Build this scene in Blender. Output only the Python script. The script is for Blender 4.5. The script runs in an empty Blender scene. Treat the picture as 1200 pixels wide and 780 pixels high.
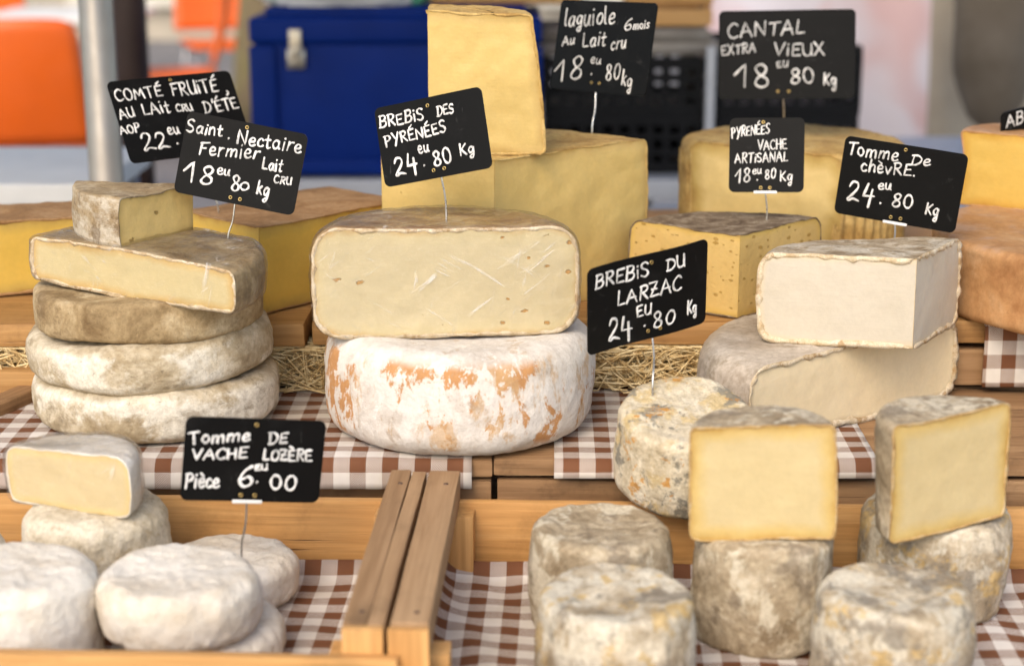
import bpy, bmesh, math, random
from mathutils import Vector, Matrix, noise, Euler
from mathutils.geometry import delaunay_2d_cdt

random.seed(7)
R_ = math.radians
scene = bpy.context.scene
COL = scene.collection

# ------------------------------------------------------------------ camera
CAM_H = 1.30
PITCH = R_(14.5)
FPX = 2000.0
cam_d = bpy.data.cameras.new("camera")
cam = bpy.data.objects.new("camera", cam_d)
COL.objects.link(cam)
cam.location = (0, 0, CAM_H)
cam.rotation_euler = (R_(90) - PITCH, 0, 0)
cam_d.sensor_width = 36
cam_d.lens = FPX / 1200 * 36
cam_d.clip_start = 0.05
cam_d.clip_end = 400
cam_d.dof.use_dof = True
cam_d.dof.focus_distance = 1.60
cam_d.dof.aperture_fstop = 4.0
scene.camera = cam

# ------------------------------------------------------------------ light
SUN_EL, SUN_AZ = 42, 200          # azimuth clockwise from +Y : behind and left of the viewer
world = bpy.data.worlds.new("World")
scene.world = world
world.use_nodes = True
wn = world.node_tree
sky = wn.nodes.new("ShaderNodeTexSky")
sky.sky_type = 'NISHITA'
sky.sun_disc = False
sky.sun_elevation = R_(SUN_EL)
sky.sun_rotation = R_(SUN_AZ)
sky.dust_density = 2.0
sky.air_density = 1.0
sky.ozone_density = 0.6
bg = wn.nodes["Background"]
bg.inputs[1].default_value = 0.15
wn.links.new(sky.outputs[0], bg.inputs[0])
sun_d = bpy.data.lights.new("sun", 'SUN')
sun_d.energy = 0.65
sun_d.angle = R_(28)
sun_d.color = (1.0, 0.90, 0.76)
sun = bpy.data.objects.new("sun", sun_d)
COL.objects.link(sun)
az = R_(SUN_AZ)
sdir = Vector((math.sin(az) * math.cos(R_(SUN_EL)), math.cos(az) * math.cos(R_(SUN_EL)), math.sin(R_(SUN_EL))))
sun.rotation_euler = (-sdir).to_track_quat('-Z', 'Y').to_euler()
sun.location = sdir * 20

scene.view_settings.view_transform = 'Standard'
scene.view_settings.look = 'None'
scene.view_settings.gamma = 1
scene.view_settings.exposure = 1.16
scene.view_settings.use_white_balance = True
scene.view_settings.white_balance_temperature = 7000
scene.view_settings.white_balance_tint = 10
scene.render.engine = 'CYCLES'
scene.cycles.use_denoising = True
scene.cycles.max_bounces = 8
scene.cycles.transparent_max_bounces = 12
scene.cycles.sample_clamp_indirect = 6

CP, SP = math.cos(PITCH), math.sin(PITCH)


def D(px, py, d):
    """point seen at picture position px,py at depth d along the view axis"""
    u = (px - 600) / FPX
    v = (390 - py) / FPX
    return Vector((u * d, d * (CP + v * SP), d * (-SP + v * CP) + CAM_H))


def W(px, py, z):
    """point of the horizontal plane z seen at px,py"""
    v = (390 - py) / FPX
    return D(px, py, (z - CAM_H) / (-SP + v * CP))


# ------------------------------------------------------------------ tagging
def tag(o, label=None, cat=None, group=None, kind=None):
    if label: o["label"] = label
    if cat: o["category"] = cat
    if group: o["group"] = group
    if kind: o["kind"] = kind
    return o


def empty(name, loc=(0, 0, 0), rot=(0, 0, 0), parent=None):
    o = bpy.data.objects.new(name, None)
    COL.objects.link(o)
    o.empty_display_size = 0.02
    o.location = loc
    o.rotation_euler = rot
    if parent: o.parent = parent
    return o


def link_bm(name, bm, mats, parent=None, loc=(0, 0, 0), rot=(0, 0, 0), smooth=True):
    me = bpy.data.meshes.new(name)
    if smooth:
        for f in bm.faces: f.smooth = True
    bm.to_mesh(me)
    bm.free()
    for m in (mats if isinstance(mats, (list, tuple)) else [mats]): me.materials.append(m)
    o = bpy.data.objects.new(name, me)
    COL.objects.link(o)
    o.location = loc
    o.rotation_euler = rot
    if parent: o.parent = parent
    return o


def sharp(o, deg=35):
    me = o.data
    me.set_sharp_from_angle(angle=R_(deg))
    return o


def copy_tree(o, parent=None):
    c = o.copy()
    COL.objects.link(c)
    if parent: c.parent = parent
    for ch in list(o.children):
        copy_tree(ch, c)
    return c


# ------------------------------------------------------------------ material helpers
class M:
    def __init__(self, name, rough=0.6, spec=0.5):
        self.m = bpy.data.materials.new(name)
        self.m.use_nodes = True
        self.t = self.m.node_tree
        self.b = self.t.nodes["Principled BSDF"]
        self.b.inputs["Roughness"].default_value = rough
        self.b.inputs["Specular IOR Level"].default_value = spec
        self._obj = None
        self.rnd = True

    def n(self, typ, **kw):
        nd = self.t.nodes.new(typ)
        for k, v in kw.items(): setattr(nd, k, v)
        return nd

    def lk(self, a, b): self.t.links.new(a, b)

    def put(self, sock, v):
        if hasattr(v, "is_output") or isinstance(v, bpy.types.NodeSocket): self.lk(v, sock)
        elif isinstance(v, (tuple, list)) and len(v) == 3 and sock.type == 'RGBA': sock.default_value = (*v, 1)
        else: sock.default_value = v

    def coord(self):
        if self._obj is None:
            tc = self.n("ShaderNodeTexCoord")
            oi = self.n("ShaderNodeObjectInfo")
            ml = self.n("ShaderNodeMath", operation='MULTIPLY')
            self.lk(oi.outputs["Random"], ml.inputs[0]); ml.inputs[1].default_value = 37.0 if self.rnd else 0
            ad = self.n("ShaderNodeVectorMath", operation='ADD')
            self.lk(tc.outputs["Object"], ad.inputs[0]); self.lk(ml.outputs[0], ad.inputs[1])
            self._obj = ad.outputs[0]
            self.tc = tc
        return self._obj

    def scaled(self, s):
        v = self.n("ShaderNodeVectorMath", operation='MULTIPLY')
        self.lk(self.coord(), v.inputs[0]); v.inputs[1].default_value = s
        return v.outputs[0]

    def noise(self, scale, detail=4, rough=0.6, dist=0.0, vec=None, s=None):
        nd = self.n("ShaderNodeTexNoise")
        nd.inputs["Scale"].default_value = scale
        nd.inputs["Detail"].default_value = detail
        nd.inputs["Roughness"].default_value = rough
        nd.inputs["Distortion"].default_value = dist
        self.lk(vec if vec is not None else (self.scaled(s) if s else self.coord()), nd.inputs["Vector"])
        return nd.outputs["Fac"]

    def voro(self, scale, feature='F1', vec=None, s=None, rand=1.0):
        nd = self.n("ShaderNodeTexVoronoi", feature=feature)
        nd.inputs["Scale"].default_value = scale
        nd.inputs["Randomness"].default_value = rand
        self.lk(vec if vec is not None else (self.scaled(s) if s else self.coord()), nd.inputs["Vector"])
        return nd

    def ramp(self, fac, stops, interp='LINEAR'):
        nd = self.n("ShaderNodeValToRGB")
        cr = nd.color_ramp
        cr.interpolation = interp
        while len(cr.elements) < len(stops): cr.elements.new(0.5)
        for e, (p, c) in zip(cr.elements, stops):
            e.position = p
            e.color = (*c, 1) if len(c) == 3 else c
        self.lk(fac, nd.inputs[0])
        return nd.outputs[0]

    def step(self, fac, lo, hi):
        nd = self.n("ShaderNodeMapRange")
        nd.interpolation_type = 'SMOOTHSTEP'
        self.put(nd.inputs["Value"], fac)
        nd.inputs["From Min"].default_value = lo
        nd.inputs["From Max"].default_value = hi
        return nd.outputs["Result"]

    def lin(self, fac, lo, hi):
        nd = self.n("ShaderNodeMapRange")
        self.put(nd.inputs["Value"], fac)
        nd.inputs["From Min"].default_value = lo
        nd.inputs["From Max"].default_value = hi
        return nd.outputs["Result"]

    def math(self, op, a, b=0.0, c=None):
        nd = self.n("ShaderNodeMath", operation=op)
        self.put(nd.inputs[0], a); self.put(nd.inputs[1], b)
        if c is not None: self.put(nd.inputs[2], c)
        return nd.outputs[0]

    def mix(self, fac, a, b, mode='MIX'):
        nd = self.n("ShaderNodeMix", data_type='RGBA', blend_type=mode)
        self.put(nd.inputs[0], fac)
        self.put(nd.inputs[6], a); self.put(nd.inputs[7], b)
        return nd.outputs[2]

    def attr(self, name):
        nd = self.n("ShaderNodeAttribute", attribute_name=name)
        return nd.outputs["Fac"]

    def normal_z(self):
        self.coord()
        sp = self.n("ShaderNodeSeparateXYZ")
        self.lk(self.tc.outputs["Normal"], sp.inputs[0])
        return sp.outputs[2]

    def color(self, v): self.put(self.b.inputs["Base Color"], v); return self

    def bump(self, h, strength=0.3, dist=0.002):
        nd = self.n("ShaderNodeBump")
        nd.inputs["Strength"].default_value = strength
        nd.inputs["Distance"].default_value = dist
        self.lk(h, nd.inputs["Height"])
        if self.b.inputs["Normal"].is_linked:
            self.lk(self.b.inputs["Normal"].links[0].from_socket, nd.inputs["Normal"])
        self.lk(nd.outputs[0], self.b.inputs["Normal"])
        return self


def plain(name, col, rough=0.5, metal=0.0, var=0.12, scale=20, bump=0.0, spec=0.5):
    m = M(name, rough, spec)
    f = m.noise(scale, 5, 0.6)
    dark = tuple(c * (1 - var * 2) for c in col)
    lite = tuple(min(1, c * (1 + var)) for c in col)
    m.color(m.ramp(f, [(0.3, dark), (0.7, lite)]))
    m.b.inputs["Metallic"].default_value = metal
    rr = m.step(m.noise(scale * 2.3, 4), 0.2, 0.8)
    m.put(m.b.inputs["Roughness"], m.math('MULTIPLY_ADD', rr, 0.2, max(0.02, rough - 0.1)))
    if bump: m.bump(m.noise(scale * 6, 4), bump, 0.002)
    return m.m


def rind(name, stops, scale=14, patches=(), rough=0.8, bump=0.5, bdist=0.003, bscale=60, dist=0.6, fine=0.35, pits=0.5, warm=(1.0, 0.955, 0.86)):
    """mottled mould rind: base ramp, then soft patches (colour, scale, lo, hi, stretch, where, weight)"""
    m = M(name, rough, 0.25)
    f = m.lin(m.noise(scale, 9, 0.66, dist), 0.31, 0.69)
    c = m.ramp(f, stops)
    for pt in patches:
        (pc, ps, lo, hi, st, where) = pt[:6]
        wgt = pt[6] if len(pt) > 6 else 0.85
        pf = m.lin(m.noise(ps, 10, 0.70, 0.25, s=st), 0.34, 0.66)
        k = m.math('MULTIPLY', m.step(pf, lo, hi), wgt)
        if where == 'side':
            k = m.math('MULTIPLY', k, m.step(m.math('ABSOLUTE', m.normal_z()), 0.85, 0.45))
        elif where == 'top':
            k = m.math('MULTIPLY', k, m.step(m.normal_z(), 0.4, 0.8))
        c = m.mix(k, c, pc)
    g = m.noise(scale * 9, 7, 0.75)
    gr = m.ramp(g, [(0.3, tuple(w * (1 - fine * q) for w, q in zip(warm, (1, 1.08, 1.2)))), (0.62, warm)])
    c = m.mix(1.0, c, gr, 'MULTIPLY')
    # tiny pores and scuffs
    v = m.noise(bscale * 4.5, 4, 0.7, 0.6)
    pk = m.math('MULTIPLY', m.step(v, 0.60, 0.70), pits)
    c = m.mix(pk, c, tuple(x * 0.5 for x in stops[0][1]))
    m.color(c)
    m.bump(m.noise(bscale * 0.45, 5, 0.6, 0.6), bump * 0.7, bdist * 1.5)
    m.bump(m.noise(bscale, 9, 0.7, 0.4), bump, bdist)
    m.bump(m.noise(bscale * 6, 4, 0.65), bump * 0.5, bdist * 0.3)
    return m.m


def paste(name, base, edge, mid=None, w=0.012, holes=None, var=0.08, rough=0.52, bump=0.24, bscale=70, sss=0.12, grain=0.07):
    """cut cheese: colour deepens towards the rind (attribute 'edge' holds the real distance to it in metres)"""
    m = M(name, rough, 0.35)
    e = m.attr("edge")
    mid = mid or tuple((a * 2 + b) / 3 for a, b in zip(base, edge))
    wob = m.math('MULTIPLY_ADD', m.noise(38, 4), w * 0.9, -w * 0.45)
    ed = m.math('DIVIDE', m.math('ADD', e, wob), w)
    c = m.ramp(ed, [(0.0, edge), (0.16, tuple((a + b) / 2 for a, b in zip(edge, mid))), (0.42, mid), (1.0, base)])
    big = m.noise(11, 5, 0.55)
    c = m.mix(1.0, c, m.ramp(big, [(0.25, (1 - var * 1.6, 1 - var * 1.8, 1 - var * 2.4)), (0.75, (1.0, 1.0, 1.0))]), 'MULTIPLY')
    if grain:
        c = m.mix(1.0, c, m.ramp(m.noise(170, 4, 0.7), [(0.3, (1 - grain,) * 3), (0.65, (1,) * 3)]), 'MULTIPLY')
    h2 = None
    if holes:
        hs, hr, keep, hc, st = holes
        v = m.voro(hs, s=st)
        vd = m.math('ADD', v.outputs["Distance"], m.math('MULTIPLY_ADD', m.noise(hs * 3.5, 4, 0.7), 0.55, -0.275))
        sp = m.n("ShaderNodeSeparateColor")
        m.lk(v.outputs["Color"], sp.inputs[0])
        rad = m.math('MULTIPLY', sp.outputs[1], hr)
        ins = m.step(m.math('SUBTRACT', rad, vd), 0.0, 0.05)
        k = m.math('MULTIPLY', ins, m.math('LESS_THAN', sp.outputs[0], keep))
        c = m.mix(k, c, hc)
        h2 = m.math('MULTIPLY', k, -1.0)
    m.color(c)
    m.bump(m.noise(bscale, 6, 0.6), bump, 0.003)
    m.bump(m.noise(1.0, 4, 0.7, 0.2, s=(14, 14, 420)), 0.22, 0.0007)
    moist = m.step(m.noise(16, 5, 0.6), 0.42, 0.62)
    m.put(m.b.inputs['Roughness'], m.math('MULTIPLY_ADD', moist, 0.22, rough - 0.14))
    m.bump(m.noise(bscale * 6, 3, 0.6), bump * 0.5, 0.0006)
    if h2 is not None: m.bump(h2, 0.8, 0.002)
    m.b.inputs["Subsurface Weight"].default_value = sss
    m.b.inputs["Subsurface Radius"].default_value = (0.006, 0.004, 0.002)
    m.b.inputs["Subsurface Scale"].default_value = 1.0
    return m.m


def wood(name, dark, mid, lite, axis=0, rough=0.6, bump=0.25, knots=True, dirt=0.0, gs=1.0):
    m = M(name, rough, 0.3)
    s = [26.0 * gs] * 3
    s[axis] = 1.6 * gs
    f = m.noise(1.0, 6, 0.6, 1.2, s=tuple(s))
    s2 = [190.0 * gs] * 3
    s2[axis] = 6.0 * gs
    g = m.noise(1.0, 4, 0.65, 0.3, s=tuple(s2))
    c = m.ramp(f, [(0.22, dark), (0.48, mid), (0.78, lite)])
    c = m.mix(1.0, c, m.ramp(g, [(0.3, (0.74, 0.70, 0.66)), (0.62, (1, 1, 1))]), 'MULTIPLY')
    if knots:
        s3 = [11.0, 11.0, 11.0]
        s3[axis] = 3.2
        v = m.voro(1.0, s=tuple(s3))
        k = m.step(v.outputs["Distance"], 0.2, 0.06)
        c = m.mix(m.math('MULTIPLY', k, 0.75), c, tuple(x * 0.35 for x in dark))
    if dirt:
        k = m.step(m.noise(17, 8, 0.72), 0.50, 0.74)
        c = m.mix(m.math('MULTIPLY', k, dirt), c, tuple(x * 0.3 for x in dark))
    s4 = [75.0 * gs] * 3
    s4[axis] = 2.6 * gs
    cr = m.math('MULTIPLY', m.step(m.noise(1.0, 3, 0.55, 0.5, s=tuple(s4)), 0.66, 0.70), m.step(m.noise(9, 3), 0.45, 0.6))
    c = m.mix(m.math('MULTIPLY', cr, 0.85 if dirt > 0.2 else 0.4), c, tuple(x * 0.18 for x in dark))
    m.color(c)
    m.bump(m.math('MULTIPLY', cr, -1.0), 0.8, 0.002)
    m.bump(g, bump, 0.0015)
    m.bump(f, bump * 0.6, 0.002)
    return m.m


def checked(name, cell=0.0145):
    m = M(name, 0.85, 0.15)
    uv = m.n("ShaderNodeUVMap")
    uv.uv_map = "UVMap"
    sp = m.n("ShaderNodeSeparateXYZ")
    m.lk(uv.outputs[0], sp.inputs[0])
    u, v = sp.outputs[0], sp.outputs[1]

    def stripe(c):
        return m.math('LESS_THAN', m.math('FRACT', m.math('DIVIDE', c, cell * 2)), 0.5)
    a, b = stripe(u), stripe(v)
    h1 = m.math('LESS_THAN', m.math('FRACT', m.math('DIVIDE', m.math('ADD', u, v), 0.0021)), 0.52)
    h2 = m.math('LESS_THAN', m.math('FRACT', m.math('DIVIDE', m.math('SUBTRACT', u, v), 0.0021)), 0.52)
    white = (0.72, 0.69, 0.66)
    brown = (0.155, 0.062, 0.030)
    brown2 = (0.21, 0.095, 0.052)
    nz = m.noise(30, 5)
    wv = m.mix(nz, white, (0.66, 0.62, 0.57))
    bv = m.mix(nz, brown, brown2)
    ma = m.mix(h1, wv, bv)
    mb = m.mix(h2, wv, bv)
    c = m.mix(a, m.mix(b, wv, mb), m.mix(b, ma, bv))
    c = m.mix(1.0, c, m.ramp(m.noise(9, 6, 0.65), [(0.35, (0.80, 0.77, 0.72)), (0.6, (1, 1, 1))]), 'MULTIPLY')
    m.color(c)
    m.bump(m.noise(900, 2), 0.2, 0.0004)
    m.bump(m.noise(40, 3), 0.2, 0.002)
    return m.m


# ------------------------------------------------------------------ mesh helpers
def add_box(bm, c, s, rot=None, bevel=0.0, seg=1):
    r = bmesh.ops.create_cube(bm, size=1.0)
    vs = r["verts"]
    bmesh.ops.scale(bm, verts=vs, vec=s)
    if bevel:
        es = list({e for v in vs for e in v.link_edges})
        br = bmesh.ops.bevel(bm, geom=es, offset=min(bevel, min(s) * 0.45), segments=seg, affect='EDGES', profile=0.7)
        vs = list({v for f in br["faces"] for v in f.verts} | {v for v in vs if v.is_valid})
        vs = list({v for v in vs})
    if rot: bmesh.ops.rotate(bm, verts=vs, cent=(0, 0, 0), matrix=Euler(rot).to_matrix())
    bmesh.ops.translate(bm, verts=vs, vec=c)
    return vs


def tube(bm, pts, rad, n=8, cap=True, flat=None):
    """swept tube; rad a number or one per point; flat=(normal, factor) squashes it"""
    pts = [Vector(p) for p in pts]
    rads = rad if isinstance(rad, (list, tuple)) else [rad] * len(pts)
    rings = []
    up = None
    for i, p in enumerate(pts):
        t = (pts[min(i + 1, len(pts) - 1)] - pts[max(i - 1, 0)])
        if t.length < 1e-9: t = Vector((0, 0, 1))
        t.normalize()
        if up is None:
            up = Vector((0, 0, 1)) if abs(t.z) < 0.9 else Vector((0, 1, 0))
        a = t.cross(up)
        if a.length < 1e-6: a = t.orthogonal()
        a.normalize()
        b = a.cross(t).normalized()
        up = b
        rings.append([bm.verts.new(p + (a * math.cos(2 * math.pi * k / n) + b * math.sin(2 * math.pi * k / n)) * rads[i]) for k in range(n)])
    for r0, r1 in zip(rings, rings[1:]):
        for k in range(n):
            bm.faces.new((r0[k], r0[(k + 1) % n], r1[(k + 1) % n], r1[k]))
    if cap:
        bm.faces.new(rings[0][::-1])
        bm.faces.new(rings[-1])


def plank(name, c, s, m, parent=None, rot=(0, 0, 0), bevel=0.0016, rough=0.0006, seed=0):
    bm = bmesh.new()
    add_box(bm, (0, 0, 0), s, None, bevel, 2)
    ax = max(range(3), key=lambda i: s[i])
    ncut = max(1, int(s[ax] / 0.03))
    for i in range(1, ncut):
        co = [0, 0, 0]; no = [0, 0, 0]
        co[ax] = -s[ax] / 2 + s[ax] * i / ncut
        no[ax] = 1
        bmesh.ops.bisect_plane(bm, geom=bm.verts[:] + bm.edges[:] + bm.faces[:], plane_co=co, plane_no=no)
    off = Vector((seed * 3.1 + c[0] * 7, c[1] * 9, c[2] * 11))
    for v in bm.verts:
        v.co += Vector((noise.noise(v.co * 22 + off), noise.noise(v.co * 22 + off + Vector((9, 0, 0))), noise.noise(v.co * 22 + off + Vector((0, 9, 0))))) * rough
    return sharp(link_bm(name, bm, m, parent, c, rot))


def catmull(pts, k=6):
    if len(pts) < 3: return pts
    out = []
    P = [pts[0]] + list(pts) + [pts[-1]]
    for i in range(1, len(P) - 2):
        p0, p1, p2, p3 = P[i - 1], P[i], P[i + 1], P[i + 2]
        for j in range(k):
            t = j / k
            out.append(tuple(0.5 * (2 * b + (c - a) * t + (2 * a - 5 * b + 4 * c - d) * t * t + (3 * b - a - 3 * c + d) * t ** 3)
                             for a, b, c, d in zip(p0, p1, p2, p3)))
    out.append(tuple(pts[-1]))
    return out


# ------------------------------------------------------------------ cheese builder
def profile(R, h, er, bulge, taper, dish):
    pts = []
    for i in range(15): pts.append(((R - er) * i / 15 + 1e-9, 0.0))
    for i in range(9):
        a = -math.pi / 2 + (math.pi / 2) * i / 8
        pts.append((R - er + er * math.cos(a), er + er * math.sin(a)))
    n = max(6, int((h - 2 * er) / 0.004))
    for i in range(1, n): pts.append((R, er + (h - 2 * er) * i / n))
    for i in range(9):
        a = (math.pi / 2) * i / 8
        pts.append((R - er + er * math.cos(a), h - er + er * math.sin(a)))
    for i in range(19, -1, -1): pts.append(((R - er) * i / 20 + 1e-9, h))
    out = []
    for r, z in pts:
        t = z / h
        k = 1 - (2 * t - 1) ** 2
        rr = r * (1 + (bulge * k - taper * t) / R * (1 if r > R * 0.55 else 0))
        zz = z
        if t > 0.98: zz = z - dish * (1 - min(1, r / (R - er + 1e-9)) ** 2)
        out.append((rr, zz))
    return out


def lathe_solid(R, h, er, bulge, taper, dish, seg, amp, seed, cuts, fscale=1.0, ribs=0):
    bm = bmesh.new()
    pr = profile(R, h, er, bulge, taper, dish)
    off = Vector((seed * 5.17, seed * 2.3, seed * 1.7))
    rings = []

    def disp(p, nrm):
        a = noise.noise(p * 9 * fscale + off) * amp * 1.4 + noise.noise(p * 28 * fscale + off) * amp * 0.6 + noise.noise(p * 85 * fscale + off) * amp * 0.34 + noise.noise(p * 170 + off) * amp * 0.2
        return p + nrm * a
    for i, (r, z) in enumerate(pr):
        if i in (0, len(pr) - 1):
            nrm = Vector((0, 0, -1 if i == 0 else 1))
            v = bm.verts.new(disp(Vector((0, 0, z)), nrm))
            rings.append([v] * seg)
            continue
        r0, z0 = pr[i - 1]
        r1, z1 = pr[i + 1]
        nr, nz = (z1 - z0), -(r1 - r0)
        l = math.hypot(nr, nz) or 1
        nr, nz = nr / l, nz / l
        row = []
        for k in range(seg):
            a = 2 * math.pi * k / seg
            p = Vector((r * math.cos(a), r * math.sin(a), z))
            q = disp(p, Vector((nr * math.cos(a), nr * math.sin(a), nz)))
            if ribs and er < z < h - er:
                q += Vector((math.cos(a), math.sin(a), 0)) * 0.0026 * math.sin(a * ribs)
            row.append(bm.verts.new(q))
        rings.append(row)
    for r0, r1 in zip(rings, rings[1:]):
        for k in range(seg):
            vs = []
            for v in (r0[k], r0[(k + 1) % seg], r1[(k + 1) % seg], r1[k]):
                if v not in vs: vs.append(v)
            if len(vs) >= 3: bm.faces.new(vs)
    lay = bm.faces.layers.int.new("cut")
    for ci, (co, no) in enumerate(cuts):
        bmesh.ops.bisect_plane(bm, geom=bm.verts[:] + bm.edges[:] + bm.faces[:], plane_co=co, plane_no=no, clear_outer=True, dist=1e-6)
        es = [e for e in bm.edges if len(e.link_faces) == 1]
        old = set(bm.faces)
        bmesh.ops.edgeloop_fill(bm, edges=es)
        for f in bm.faces:
            if f not in old:
                f[lay] = ci + 1
                f.normal_update()
                if f.normal.dot(Vector(no)) < 0: f.normal_flip()
    return bm, lay


def seg_dist(p, a, b):
    ab = b - a
    t = max(0, min(1, (p - a).dot(ab) / (ab.length_squared + 1e-12)))
    return (p - (a + ab * t)).length


def fill_cut(bm, lay, ci, co, no, R, seed):
    fs_ = [f for f in bm.faces if f[lay] == ci + 1]
    if not fs_: return None
    f = max(fs_, key=lambda q: q.calc_area())
    xa = Vector((-no.y, no.x, 0)).normalized() if abs(no.z) < 0.9 else Vector((1, 0, 0))
    ya = no.cross(xa).normalized()
    loop = [l.vert for l in f.loops]
    n = len(loop)
    p2 = [Vector(((v.co - co).dot(xa), (v.co - co).dot(ya))) for v in loop]
    rindedge = [any(g[lay] == 0 for g in l.edge.link_faces if g is not f) for l in f.loops]
    sp = max(0.0028, R / 34)
    xs = [p.x for p in p2]; ys = [p.y for p in p2]

    def inside(q):
        r = False
        j = n - 1
        for i in range(n):
            a, b = p2[i], p2[j]
            if (a.y > q.y) != (b.y > q.y) and q.x < (b.x - a.x) * (q.y - a.y) / (b.y - a.y) + a.x: r = not r
            j = i
        return r

    def bd(q, only):
        return min((seg_dist(q, p2[i], p2[(i + 1) % n]) for i in range(n) if (rindedge[i] or not only)), default=0.1)
    pts = list(p2)
    y = min(ys) + sp * 0.5
    rnd = random.Random(seed * 31 + ci)
    while y < max(ys):
        x = min(xs) + sp * 0.5
        while x < max(xs):
            q = Vector((x + rnd.uniform(-.3, .3) * sp, y + rnd.uniform(-.3, .3) * sp))
            if inside(q) and bd(q, False) > sp * 0.5: pts.append(q)
            x += sp
        y += sp
    res = delaunay_2d_cdt(pts, [(i, (i + 1) % n) for i in range(n)], [], 1, 1e-7)
    return p2, loop, rindedge, res, bd, xa, ya


def cheese(name, label, cat, base, R, h, rm, pm=None, rz=0, tilt=(0, 0), er=0.012, bulge=0.003, taper=0.0, dish=0.001, seg=190,
           amp=0.0016, seed=1, cuts=(), lip=0.0010, group=None, wrap=None, fs=1.0, ribs=0, rough_cut=0.0006, lipmat=None, lipfreq=60):
    """cuts: (normal angle in degrees, distance) vertical planes, or (point, normal)"""
    planes = []
    for c in cuts:
        if isinstance(c[0], (int, float)):
            n_ = Vector((math.cos(R_(c[0])), math.sin(R_(c[0])), 0))
            planes.append((n_ * c[1], n_))
        else:
            planes.append((Vector(c[0]), Vector(c[1]).normalized()))
    bm, lay = lathe_solid(R, h, er, bulge, taper, dish, seg, amp, seed, planes, fs, ribs)
    rot = (R_(tilt[0]), R_(tilt[1]), R_(rz))
    if not planes:
        o = link_bm(name, bm, rm, None, base, rot)
        return tag(o, label, cat, group)
    root = tag(empty(name, base, rot), label, cat, group)
    for ci, (co, no) in enumerate(planes):
        cf = fill_cut(bm, lay, ci, co, no, R, seed)
        if cf is None: continue
        p2, loop, rindedge, res, bd, xa, ya = cf
        n = len(loop)
        fb = bmesh.new()
        el = fb.verts.layers.float.new("edge")
        off = Vector((seed * 3.3, ci * 4.1, seed))
        vv = []
        for q in res[0]:
            q = Vector(q)
            p = co + xa * q.x + ya * q.y
            db = bd(q, False)
            k = min(1, db / 0.008)
            a = (noise.noise(p * 18 + off) + 0.6 * noise.noise(p * 60 + off)) * rough_cut * k * 1.5
            v = fb.verts.new(p + no * a)
            v[el] = bd(q, True) if any(rindedge) else 0.1
            vv.append(v)
        for t in res[2]:
            try:
                g = fb.faces.new([vv[i] for i in t])
                g.normal_update()
                if g.normal.dot(no) < 0: g.normal_flip()
            except ValueError:
                pass
        link_bm("cut_face", fb, pm[ci] if isinstance(pm, (list, tuple)) else pm, root)
        # ragged rind lip standing a little proud of the cut
        cen = sum(p2, Vector((0, 0))) / n
        if lip > 0:
            ring = []
            for i in range(n):
                e0, e1 = rindedge[i - 1], rindedge[i]
                t = (p2[(i + 1) % n] - p2[i - 1]).normalized()
                inn = Vector((-t.y, t.x))
                if inn.dot(cen - p2[i]) < 0: inn = -inn
                w = loop[i].co
                k = 0.55 + 0.9 * noise.noise(w * lipfreq + off) + 0.5 * noise.noise(w * lipfreq * 3 + off)
                k = max(0.12, k) * (1 if (e0 and e1) else 0.3)
                i3 = xa * inn.x + ya * inn.y
                ring.append((loop[i], bm.verts.new(w + no * lip * k - i3 * lip * 0.15), bm.verts.new(w + i3 * lip * (0.7 + k * 0.9) + no * lip * 0.75 * k), bm.verts.new(w + i3 * lip * (1.0 + k * 1.2) - no * 0.0008)))
            for i in range(n):
                if not rindedge[i]: continue
                a, b = ring[i], ring[(i + 1) % n]
                for k in range(3):
                    try: bm.faces.new((a[k], b[k], b[k + 1], a[k + 1])).material_index = 1
                    except ValueError: pass
    bmesh.ops.delete(bm, geom=[f for f in bm.faces if f[lay] > 0], context='FACES')
    bmesh.ops.recalc_face_normals(bm, faces=bm.faces[:])
    link_bm("rind", bm, [rm, lipmat or rm], root)
    if wrap:
        g = 0.0016
        pl2 = [(c + n_ * g, n_) for c, n_ in planes]
        wb, wl = lathe_solid(R + g, h + g, er, bulge, taper, 0, seg, amp, seed, pl2, fs)
        for ci, (co, no) in enumerate(pl2):
            cf = fill_cut(wb, wl, ci, co, no, R, seed)
            if cf is None: continue
            vv = [wb.verts.new(co + cf[5] * q[0] + cf[6] * q[1]) for q in cf[3][0]]
            for t in cf[3][2]:
                g_ = wb.faces.new([vv[i] for i in t])
                g_.normal_update()
                if g_.normal.dot(no) < 0: g_.normal_flip()
                g_[wl] = 100
        bmesh.ops.delete(wb, geom=[f for f in wb.faces if 0 < f[wl] < 100], context='FACES')
        bmesh.ops.remove_doubles(wb, verts=wb.verts[:], dist=2e-5)
        wb.normal_update()
        off = Vector((seed, 3, 1))
        for v in wb.verts:
            n_ = v.normal
            v.co += n_ * (abs(noise.noise(v.co * 45 + off)) * 0.0014 + noise.noise(v.co * Vector((120, 120, 20)).length * 0.3 + off) * 0.0003)
            if v.co.z < 0.0002: v.co.z = 0.0002
        link_bm("plastic_wrap", wb, wrap, root)
    return root


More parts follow.
